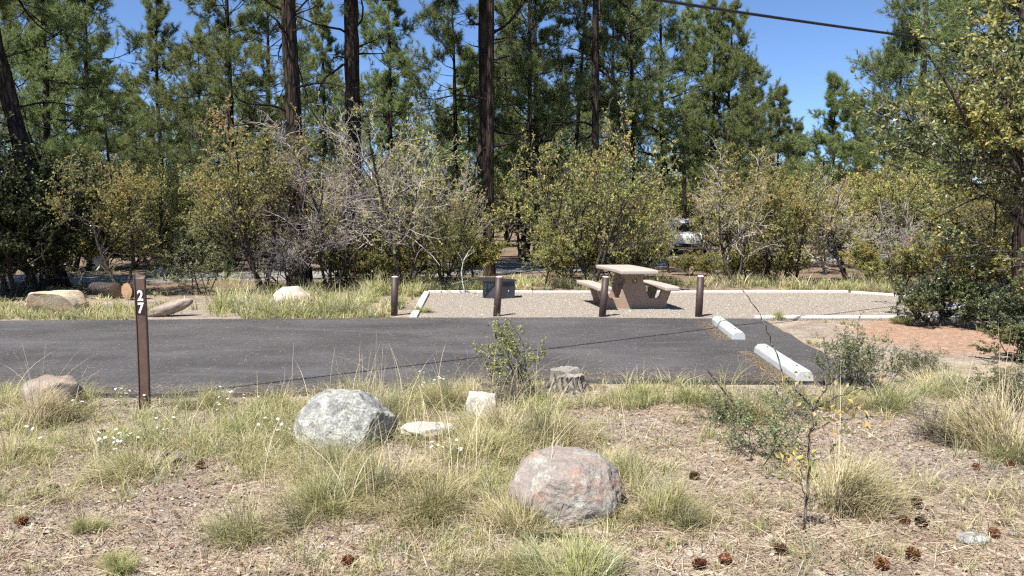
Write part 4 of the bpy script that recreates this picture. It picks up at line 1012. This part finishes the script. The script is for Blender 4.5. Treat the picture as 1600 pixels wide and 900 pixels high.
# ------------------------------------------------------------------ grass, tussocks
rg = np.random.RandomState(808)
def on_ground(px, py):
    """vectorised pixel to ground"""
    u = (px - 800) / F_PX; v = (450 - py) / F_PX; dy = CP + v * SP; dz = -SP + v * CP; t = -CAM_H / dz
    x, y = u * t, dy * t; return np.stack([x, y, gz(x, y) - .004], 1)
def grass_patch(blobs, hmul=1.0, wmul=1.0):
    ch = []
    for px, py, rx, ry, n, h, lean in blobs:
        a = rg.normal(size=(n, 2)) * .5; p = on_ground(px + a[:, 0] * rx, py + a[:, 1] * ry)
        ok = ~((p[:, 1] > 7.9 + rg.normal(size=n) * .04) & (p[:, 1] < 13.5) & (p[:, 0] < 3.95)) & (p[:, 1] > 1.5); p = p[ok]; n = len(p)
        d = p[:, 1]; hh = h * rg.gamma(4, .25, n) * hmul
        v, q, t = blades(rg, p, hh, rg.uniform(.1, lean, n), rg.uniform(0, 6.28, n), rg.uniform(.0022, .0042, n) * wmul * np.clip(d / 6, .8, 3))
        ch += [(v, q, 0), (v, t, 0)]
    return ch
# clumps scattered in the near ground; each clump shares a root
def clumps(n, pxr, pyr, h, rad, per, lean=1.1, dens=None, wmul=1.0, tint=(.34, .24, .2, .22)):
    px = rg.uniform(*pxr, n); py = rg.uniform(*pyr, n); c = on_ground(px, py)
    if dens is not None: k = rg.uniform(size=n) < dens(px, py); c = c[k]
    c = c[rg.uniform(size=len(c)) < np.clip(.40 + 2.2 * wob(c[:, 0] * 1.5 + 4, c[:, 1] * 1.5) + .5 * wob(c[:, 0] * 4, c[:, 1] * 4 + 9), .03, 1)]
    n = len(c); ks = rg.gamma(5, .19, n); m = per; mc = np.repeat(rg.choice(4, n, p=tint), m)
    b = np.repeat(c, m, 0); s = np.repeat(ks, m); az = rg.uniform(0, 6.28, n * m); rr = np.abs(rg.normal(size=n * m)) * rad * s
    b = b + np.stack([np.cos(az) * rr, np.sin(az) * rr, np.zeros(n * m)], 1); b[:, 2] = gz(b[:, 0], b[:, 1]) - .004
    ok = ~((b[:, 1] > edge(b[:, 0]) + .04 + .06 * wob(b[:, 0] * 5, b[:, 1])) & (b[:, 1] < 13.45) & (b[:, 0] < 4.05)) & ~((b[:, 1] > 13.3) & (b[:, 1] < 18.45) & (b[:, 0] > -2.12) & (b[:, 0] < 8.5)) & ~((b[:, 1] > 21.5 + .3 * b[:, 0]) & (b[:, 0] > -2) & (b[:, 0] < 3))
    stp = gp(885, 604); ok &= np.hypot(b[:, 0] - stp[0], (b[:, 1] - stp[1] + .2) * .8) > .34
    b, s, az, mc = b[ok], s[ok], az[ok], mc[ok]; n2 = len(b)
    hh = h * s * rg.uniform(.45, 1.2, n2)
    v, q, t = blades(rg, b, hh, rg.uniform(.15, lean, n2), az + rg.normal(size=n2) * .6, rg.uniform(.0032, .0064, n2) * wmul * np.clip(b[:, 1] / 6, .8, 3.2))
    return [(v, q, np.concatenate([mc, mc])), (v, t, mc)]
def dens_near(px, py):
    d = .17 + .9 * np.clip(1 - (py - 640) / 110, 0, 1) * (px < 520) + .5 * np.exp(-((px - 640) / 220) ** 2 - ((py - 740) / 130) ** 2) + .5 * np.exp(-((px - 860) / 90) ** 2 - ((py - 660) / 60) ** 2) + .45 * (px > 1080) * np.clip(1 - (py - 590) / 120, 0, 1)
    d = d * np.where((px > 880) & (px < 1090) & (py > 625) & (py < 730), .2, 1.0) * np.where((px > 1060) & (py > 730), .5, 1.0)
    return np.clip(d, 0, 1)
ch = clumps(7200, (-300, 1900), (588, 790), .15, .04, 28, 1.8, dens_near)
ch += clumps(1900, (-300, 1900), (780, 905), .10, .03, 22, 1.5, lambda a, b: np.full(len(a), .10) + .5 * np.exp(-((a - 720) / 260) ** 2))
ch += clumps(900, (-40, 1290), (600, 640), .15, .04, 26, 1.1)
tag(link('grass', build_mesh('grass', ch, [M[k] for k in GM], False)), 'short dry yellow-green grass on the near ground', None, None, 'stuff')
ch = clumps(900, (-60, 660), (478, 500), .16, .07, 26, 1.0, None, 1.2)
ch += clumps(1500, (330, 665), (450, 494), .30, .09, 34, 1.0, lambda a, b: np.clip((a - 330) / 120, .25, 1), 1.2)
ch += clumps(500, (-60, 330), (456, 482), .12, .06, 16, 1.1, lambda a, b: np.full(len(a), .35), 1.2)
ch += clumps(900, (660, 1420), (436, 455.5), .22, .08, 26, 1.0, None, 1.2)
ch += clumps(500, (0, 1000), (425, 455), .2, .08, 18, 1.0, None, 1.2)
ch += clumps(260, (1240, 1600), (499, 590), .13, .05, 26, 1.0, lambda a, b: np.where((a > 1300) & (b < 560), .15, .6), 1.1)
ch += clumps(200, (1400, 1640), (420, 500), .2, .07, 18, 1.0, None, 1.2)
tag(link('verge_grass', build_mesh('verge_grass', ch, [M[k] for k in GM], False)), 'taller green grass along the far verges', None, None, 'stuff')

def tussock_mesh(seed, R, H, n, stems, tint=(.4, .2, .2, .2), subs=6):
    """a bunchgrass plant: several crowns of blades, each with its own height, droop and colour"""
    r = np.random.RandomState(seed); ch = []; wind = r.uniform(0, 6.28)
    for k in range(subs):
        a0 = r.uniform(0, 6.28); d0 = R * (.0 if k == 0 else r.uniform(.15, .62)); h = H * (1.0 if k == 0 else r.uniform(.45, 1.0)); m = int(n / subs * (1.5 if k == 0 else r.uniform(.5, 1.2)))
        az = r.uniform(0, 6.28, m); rr = np.abs(r.normal(size=m)) * R * .22
        b = np.stack([d0 * math.cos(a0) + np.cos(az) * rr, d0 * math.sin(a0) + np.sin(az) * rr, np.full(m, -.01)], 1)
        out = np.arctan2(b[:, 1] + .25 * R * math.sin(wind), b[:, 0] + .25 * R * math.cos(wind))
        lean = np.clip(r.gamma(2.2, .26, m) + np.hypot(b[:, 0], b[:, 1]) / R * r.uniform(.2, 1.2, m), .05, 1.9)
        v, q, t = blades(r, b, h * r.uniform(.3, 1.15, m), lean, out + r.normal(size=m) * .75, r.uniform(.0034, .0068, m), 5, r.choice([1.6, 2.0, 2.4]))
        mi = int(r.choice(4, p=tint)); ch += [(v, q, mi), (v, t, mi)]
        d = max(10, m // 8); az = r.uniform(0, 6.28, d); v, q, t = blades(r, b[:d] * .8, h * r.uniform(.3, .9, d), r.uniform(.8, 1.9, d), az, r.uniform(.003, .0055, d), 5); ch += [(v, q, 3), (v, t, 3)]
    if stems:
        a = r.uniform(0, 6.28, stems); b = np.stack([np.cos(a) * R * .2, np.sin(a) * R * .2, np.zeros(stems)], 1)
        v, q, t = blades(r, b, H * r.uniform(1.3, 2.2, stems), r.uniform(.05, .75, stems), a, r.uniform(.003, .005, stems), 6, 2.2)
        ch += [(v, q, 4), (v, t, 4)]
    return build_mesh('tussock', ch, [M[k] for k in GM] + [M['straw']], False)
TM = [tussock_mesh(1, .42, .42, 1400, 10), tussock_mesh(2, .44, .36, 1300, 5), tussock_mesh(3, .40, .28, 1200, 2, (.3, .1, .3, .3)), tussock_mesh(14, .40, .44, 1600, 18, (.42, .04, .04, .5)), tussock_mesh(5, .2, .22, 800, 3, (.2, .8, 0, 0), 3),
      tussock_mesh(6, .46, .36, 1400, 8, (.2, .3, .2, .3), 9), tussock_mesh(7, .40, .32, 1200, 6, (.5, .2, .1, .2), 8), tussock_mesh(8, .48, .30, 1400, 4, (.2, .1, .4, .3), 10)]
def tussock(px, py, k, s, label, sv=None):
    if k in (0, 1, 2): k = int(rg.choice([k, 5, 6, 7]))
    g = gp(px, py); o = link('grass_tussock', TM[k], None, (g[0], g[1], float(gz(g[0], g[1]))), rg.uniform(0, 6.28), s if sv is None else sv)
    tag(o, label, 'grass tussock', 'bunchgrass tussocks on the near ground')
tussock(560, 648, 0, 1.0, 'tall straw-stemmed tussock behind the lichen boulder')
tussock(600, 655, 1, .9, 'drooping tussock at the shoulder of the lichen boulder')
tussock(520, 735, 2, .7, 'low tussock just in front of the lichen boulder')
tussock(585, 772, 1, .88, 'broad green tussock in front of the flat pale stone')
tussock(500, 800, 1, .85, 'low spreading tussock below the lichen boulder, toward the corner')
tussock(675, 802, 1, .95, 'thick tussock with dark shadowed heart midway between the two boulders')
tussock(745, 720, 1, .9, 'loose tussock beneath the small blocky stone')
tussock(780, 690, 3, .8, 'tussock between the blocky stone and the pinkish boulder')
tussock(850, 690, 1, .95, 'pale tussock behind the pinkish boulder')
tussock(700, 640, 0, .8, 'tussock beside the small blocky stone toward the flat stone')
tussock(735, 634, 3, .7, 'upright tussock behind the small blocky stone')
tussock(815, 822, 2, .8, 'grey-green tussock against the pinkish boulder foot')
tussock(905, 895, 1, .7, 'wide tussock below the pinkish boulder by the dark stick')
tussock(800, 885, 2, .55, 'short tussock at the bottom edge before the dark stick')
tussock(1050, 815, 1, .75, 'tussock on bare ground right of the pinkish boulder')
tussock(965, 745, 2, .6, 'small tussock behind the end of the pinkish boulder')
tussock(1310, 800, 3, .95, 'large straw tussock behind the sapling stem')
tussock(1560, 705, 3, 1.15, 'large tussock with tall straw seed stems near the picture edge')
tussock(1600, 720, 0, .9, 'tussock overlapping the tall straw one at the picture edge')
tussock(1390, 640, 1, .9, 'tussock in front of the upright grey-green shrub')
tussock(1480, 610, 2, 1.0, 'tussock on the red earth edge')
tussock(1300, 640, 1, .8, 'tussock behind the sapling fork')
tussock(1170, 655, 0, .8, 'tussock under the weedy green shrub')
tussock(1075, 626, 4, 1.0, 'green tussock at the asphalt edge past the stump')
tussock(1000, 624, 4, 1.0, 'small bright tussock at the asphalt edge nearest the stump')
tussock(60, 660, 3, .9, 'tall tussock leaning over the brown boulder')
tussock(20, 720, 0, .8, 'yellow tussock at the left picture edge')
tussock(210, 740, 2, .85, 'yellow-green tussock below the numbered post')
tussock(130, 830, 4, .5, 'small yellow-green tuft on bare litter near the corner')
tussock(180, 885, 4, .5, 'small green tuft at the bottom edge near the corner')
tussock(390, 830, 2, .75, 'tussock on litter halfway from the corner to the boulders')
tussock(330, 636, 1, .7, 'tussock at the asphalt edge beyond the numbered post')
tussock(440, 634, 2, .8, 'tussock at the asphalt edge behind the lichen boulder')
tussock(1216, 497, 4, .95, 'dark green tuft growing at the gravel pad kerb')
tussock(1415, 503, 4, 1.0, 'bright green tuft below the dark glossy bush')
tussock(1365, 455, 0, 1.0, 'yellowish tussock behind the chamfered kerb corner')
tussock(655, 488, 4, 1.1, 'green tuft where the kerb meets the asphalt by the bollard')

# tall loose straw stems
n = 330; px = np.concatenate([rg.normal(620, 130, 90), rg.uniform(400, 1000, 60), rg.normal(1560, 50, 50), rg.normal(565, 28, 60), rg.normal(770, 40, 40), rg.normal(60, 40, 30)]); py = np.concatenate([rg.uniform(620, 820, 150), rg.uniform(640, 720, 50), rg.uniform(630, 655, 60), rg.uniform(610, 640, 40), rg.uniform(630, 680, 30)])
b = on_ground(px, py); v, q, t = blades(rg, b, rg.uniform(.3, .75, n), rg.uniform(.1, 1.1, n), rg.uniform(0, 6.28, n), rg.uniform(.0035, .0055, n), 7, 2.0)
tag(link('straw_stems', build_mesh('straw_stems', [(v, q, 0), (v, t, 0)], [M['straw']], False)), 'loose tall dry grass stems', None, None, 'stuff')

# ------------------------------------------------------------------ litter
def flat_litter(n, pyr, ln, wd, m, name, label, lift=.006, shape='needle', dens=None):
    u = rg.uniform(0, 1, n); y0 = gp(800, pyr[1])[1]; y1 = gp(800, pyr[0])[1]; Y = y0 + (y1 - y0) * u
    X = rg.uniform(-.86, .86, n) * Y
    ok = ~((Y > edge(X)) & (Y < 13.5) & (X < 4.0)); X, Y = X[ok], Y[ok]; n = len(X)
    if dens is not None: k = rg.uniform(size=n) < dens(X, Y); X, Y = X[k], Y[k]; n = len(X)
    p = np.stack([X, Y, gz(X, Y) + lift + np.abs(rg.normal(size=n)) * lift], 1); az = rg.uniform(0, 6.28, n)
    ax = np.stack([np.cos(az), np.sin(az), rg.normal(size=n) * .22], 1); L = rg.uniform(*ln, n); W = rg.uniform(*wd, n)
    if shape == 'needle':
        ax = norm(ax); sd_ = norm(np.cross(ax, np.array([0, 0, 1.]) + rg.normal(size=(n, 3)) * .3)) * W[:, None]
        mid = p + ax * L[:, None] * .5 + np.array([0, 0, 1]) * (rg.uniform(0, .02, n))[:, None]; end = p + ax * L[:, None]
        v = np.stack([p - sd_, p + sd_, mid + sd_, mid - sd_, end], 1).reshape(-1, 3); k = (np.arange(n) * 5)[:, None]
        ch = [(v, k + np.array([[0, 1, 2, 3]]), 0), (v, k + np.array([[3, 2, 4]]), 0)]
    else:
        v, f = leaves(rg, p, ax, L, W, .2); ch = [(v, f, 0)]
    tag(link(name, build_mesh(name, ch, [M[m]], False)), label, None, None, 'stuff')
flat_litter(35000, (600, 905), (.06, .20), (.0009, .0018), 'needle_litter', 'needle_litter', 'fallen pine needles covering the near ground')
flat_litter(7500, (600, 905), (.018, .045), (.010, .022), 'litter', 'leaf_litter', 'small fallen tan leaves on the near ground', .006, 'leaf')
flat_litter(2600, (600, 905), (.04, .16), (.0014, .003), 'twig_brown', 'twig_litter', 'small dark twigs strewn over the near ground')
flat_litter(3000, (600, 905), (.015, .04), (.008, .018), 'bark_flake', 'bark_litter', 'dark bark flakes and old leaves on the near ground', .005, 'leaf')
flat_litter(5000, (590, 905), (.12, .38), (.0008, .0016), 'straw', 'thatch_litter', 'matted dead grass stems lying on the near ground', .010, 'needle', lambda x, y: np.clip(.45 + 1.4 * wob(x * 1.5 + 4, y * 1.5), .05, 1))
def sc_litter():
    n = 2600; k = n // 2; t = rg.uniform(-1, 1, n); a = np.where(np.arange(n) < k, 0, 1)
    c0 = gp(1119, 503.5); c1 = gp(1157, 533); e0 = gp(1190, 551); e1 = gp(1257, 596)
    p = np.where(a[:, None] == 0, c0 + (c1 - c0) * (t[:, None] * .5 + .5), e0 + (e1 - e0) * (t[:, None] * .5 + .5)); p[:, 0] -= .13 + np.abs(rg.normal(size=n)) * .10; p[:, 2] = .012
    far = rg.uniform(size=(1500, 2)); q = np.stack([-8 + 12 * far[:, 0], 13.42 - np.abs(rg.normal(size=1500)) * .12, np.full(1500, .012)], 1)
    q[:, 1] -= np.clip(-q[:, 0] - 2, 0, 9) * .045
    w_ = np.stack([rg.uniform(-9, 4, 6000), rg.uniform(8.2, 13.3, 6000), np.full(6000, .012)], 1)
    ex_ = rg.uniform(-7, 3.9, 5000); e_ = np.stack([ex_, edge(ex_) + np.abs(rg.normal(size=5000)) * .28, np.full(5000, .012)], 1); w_ = np.concatenate([w_, e_])
    p = np.concatenate([p, q, w_]); n = len(p); az = rg.uniform(0, 6.28, n); ax = np.stack([np.cos(az), np.sin(az), np.zeros(n)], 1); sd_ = np.stack([-ax[:, 1], ax[:, 0], np.zeros(n)], 1) * rg.uniform(.0015, .003, n)[:, None]; L = rg.uniform(.03, .12, n)[:, None]
    v = np.stack([p - sd_, p + sd_, p + ax * L], 1).reshape(-1, 3)
    tag(link('asphalt_litter', build_mesh('asphalt_litter', [(v, np.arange(n * 3).reshape(n, 3), 0)], [M['needle_litter']], False)), 'tan needle litter drifted on the asphalt', None, None, 'stuff')
sc_litter()
def pebbles(n, name, sampler, size):
    ico = bmesh.new(); bmesh.ops.create_icosphere(ico, subdivisions=1, radius=1); bv = np.array([v.co[:] for v in ico.verts]); bf = np.array([[v.index for v in f.verts] for f in ico.faces]); ico.free()
    p = sampler(n); n = len(p); s = rg.uniform(*size, (n, 1)) * rg.uniform(.6, 1.3, (n, 3)) * np.array([1, 1, .6]); j = 1 + rg.normal(size=(n, len(bv), 1)) * .12
    v = p[:, None] + bv[None] * s[:, None] * j; f = bf[None] + (np.arange(n) * len(bv))[:, None, None]
    tag(link(name, build_mesh(name, [(v.reshape(-1, 3), f.reshape(-1, 3), 0)], [M['pebble']], False)), 'scattered small stones', None, None, 'stuff')
def near_s(n):
    Y = rg.uniform(3.4, 7.9, n); X = rg.uniform(-.72, .72, n) * Y; return np.stack([X, Y, gz(X, Y) + .003], 1)
pebbles(1600, 'pebbles', near_s, (.005, .016))
def pad_s(n):
    X = rg.uniform(-1.6, 8.3, n); Y = rg.uniform(13.45, 18.2, n); return np.stack([X, Y, np.full(n, .006)], 1)
pebbles(6500, 'pad_gravel', pad_s, (.006, .014))

# ------------------------------------------------------------------ pine cones
def cone_mesh(seed):
    r = np.random.RandomState(seed); vs, fs = [], []; n = 84
    for i in range(n):
        t = i / (n - 1); a = i * 2.39996; z = (t - .5) * .085; rad = .034 * math.sin(math.pi * (.14 + .80 * t)) ** .8; k = .009 + .009 * math.sin(math.pi * (.15 + .75 * t))
        d = np.array([math.cos(a), math.sin(a), 0]); sdv_ = np.array([-math.sin(a), math.cos(a), 0]); up = np.array([0, 0, 1.0])
        p0 = d * rad * .35 + up * z; p1 = d * rad * .95 + up * (z + .004 + .010 * t); p2 = d * rad * 1.38 + up * (z + .010 + .006 * t)
        b = len(vs); vs += [p0 - sdv_ * k * .3, p0 + sdv_ * k * .3, p1 + sdv_ * k * .62, p2, p1 - sdv_ * k * .62, p1 - up * .004]
        fs += [(b, b + 1, b + 2), (b, b + 2, b + 4), (b + 4, b + 2, b + 3), (b, b + 5, b + 1), (b + 1, b + 5, b + 2), (b + 4, b + 5, b), (b + 2, b + 5, b + 3), (b + 3, b + 5, b + 4)]
    return build_mesh('pine_cone', [(np.array(vs), np.array(fs), 0)], [M['cone']], False)
CM = [cone_mesh(1), cone_mesh(2)]
cones = [(1432, 802, 'pine cone on top of the three-cone pile'), (1414, 823, 'pine cone at the side of the three-cone pile nearest the sapling'), (1438, 826, 'pine cone at the front of the three-cone pile'),
    (1221, 872, 'dark open pine cone below the sapling'), (1427, 880, 'open pine cone below the three-cone pile'), (1132, 884, 'upper of the two pine cones at the bottom edge before the sapling'), (1091, 890, 'pine cone at the bottom edge, lower of the two before the sapling'),
    (1086, 754, 'lone pine cone on bare ground past the pinkish boulder'), (1526, 739, 'pine cone in front of the tall straw tussock'), (1580, 733, 'pine cone at the foot of the tall straw tussock by the picture edge'), (1554, 848, 'pine cone beside the flat lichen stone'),
    (33, 820, 'reddish pine cone on litter by the corner'), (50, 766, 'pine cone between the edge tussock and the corner cone'), (86, 762, 'faded pine cone next to another below the brown boulder'), (277, 728, 'pine cone on bare soil below the numbered post'), (370, 722, 'pine cone between the numbered post and the lichen boulder'), (314, 734, 'half-buried pine cone midway along the bare soil below the post'), (160, 674, 'pine cone among the daisies by the brown boulder'), (262, 718, 'small pine cone above the one on bare soil below the post'), (545, 882, 'dark pine cone at the bottom edge below the broad tussocks'), (1378, 893, 'flattened pine cone at the bottom edge below the three-cone pile')]
for i, (px, py, lab) in enumerate(cones):
    g = G(px, py); z = .026 if i else .06
    o = link('pine_cone', CM[i % 2], None, (g[0], g[1], g[2] + z), rot=(rg.uniform(.9, 2.1), rg.uniform(-.4, .4), rg.uniform(0, 6.28)), scale=rg.uniform(.62, .82) if py > 790 else rg.uniform(.55, .75))
    tag(o, lab, 'pine cone', 'fallen pine cones')

# ------------------------------------------------------------------ daisies
def daisy_meshes():
    v, f = tubes(np.array([[(0, 0, 0), (.004, 0, .5), (0, .004, 1.0)]]), np.array([[.0016, .0014, .0012]]), 4)
    stem = build_mesh('daisy_stem', [(v, f, 0)], [M['grass_green']])
    vs, fs = [], []
    for i in range(12):
        a = i * 2 * math.pi / 12; d = np.array([math.cos(a), math.sin(a), 0]); s = np.array([-math.sin(a), math.cos(a), 0]); b = len(vs)
        vs += [d * .003 - s * .0015, d * .003 + s * .0015, d * .013 + s * .0032 + np.array([0, 0, .002]), d * .0155, d * .013 - s * .0032 + np.array([0, 0, .002])]; fs.append((b, b + 1, b + 2, b + 3, b + 4))
    pet = build_mesh('daisy_petals', [(np.array(vs), np.array(fs), 0)], [M['petal']], False)
    bm = bmesh.new(); bmesh.ops.create_icosphere(bm, subdivisions=1, radius=.0045)
    for v_ in bm.verts: v_.co.z = v_.co.z * .5 + .001
    return stem, pet, bm_mesh('daisy_eye', bm, [M['daisy_eye']])
DS, DP, DE = daisy_meshes()
for px, py, rx, ry, n, lab in [(200, 638, 28, 10, 13, 'white daisy in the cluster at the foot of the numbered post'), (182, 712, 28, 14, 13, 'white daisy in the cluster below the numbered post'), (255, 690, 20, 10, 5, 'white daisy between the post and the bare soil'), (350, 650, 38, 14, 10, 'white daisy in the grass between post and lichen boulder'), (115, 645, 30, 10, 6, 'white daisy in front of the brown boulder'), (440, 698, 25, 8, 7, 'white daisy beside the lichen boulder foot'), (668, 610, 32, 8, 12, 'white daisy at the asphalt edge behind the flat stone'), (703, 730, 18, 6, 7, 'white daisy below the flat pale stone'), (50, 690, 40, 20, 5, 'white daisy in the yellow grass under the brown boulder')]:
    for i in range(int(n * 1.6)):
        g = G(px + rg.normal() * rx * .7, py + rg.normal() * ry * .7); h = rg.uniform(.10, .19)
        e = empty('daisy', g, rg.uniform(0, 6.28)); link('stem', DS, e, None, 0, (1, 1, h))
        k = rg.uniform(.65, .95); rt = (rg.uniform(-.1, .75), rg.uniform(-.4, .4), 0)
        hd = link('flower_head', DP, e, (0, 0, h), rot=rt, scale=k); link('centre', DE, hd)
        tag(e, lab, 'flower', lab.replace('white daisy', 'white daisies'))
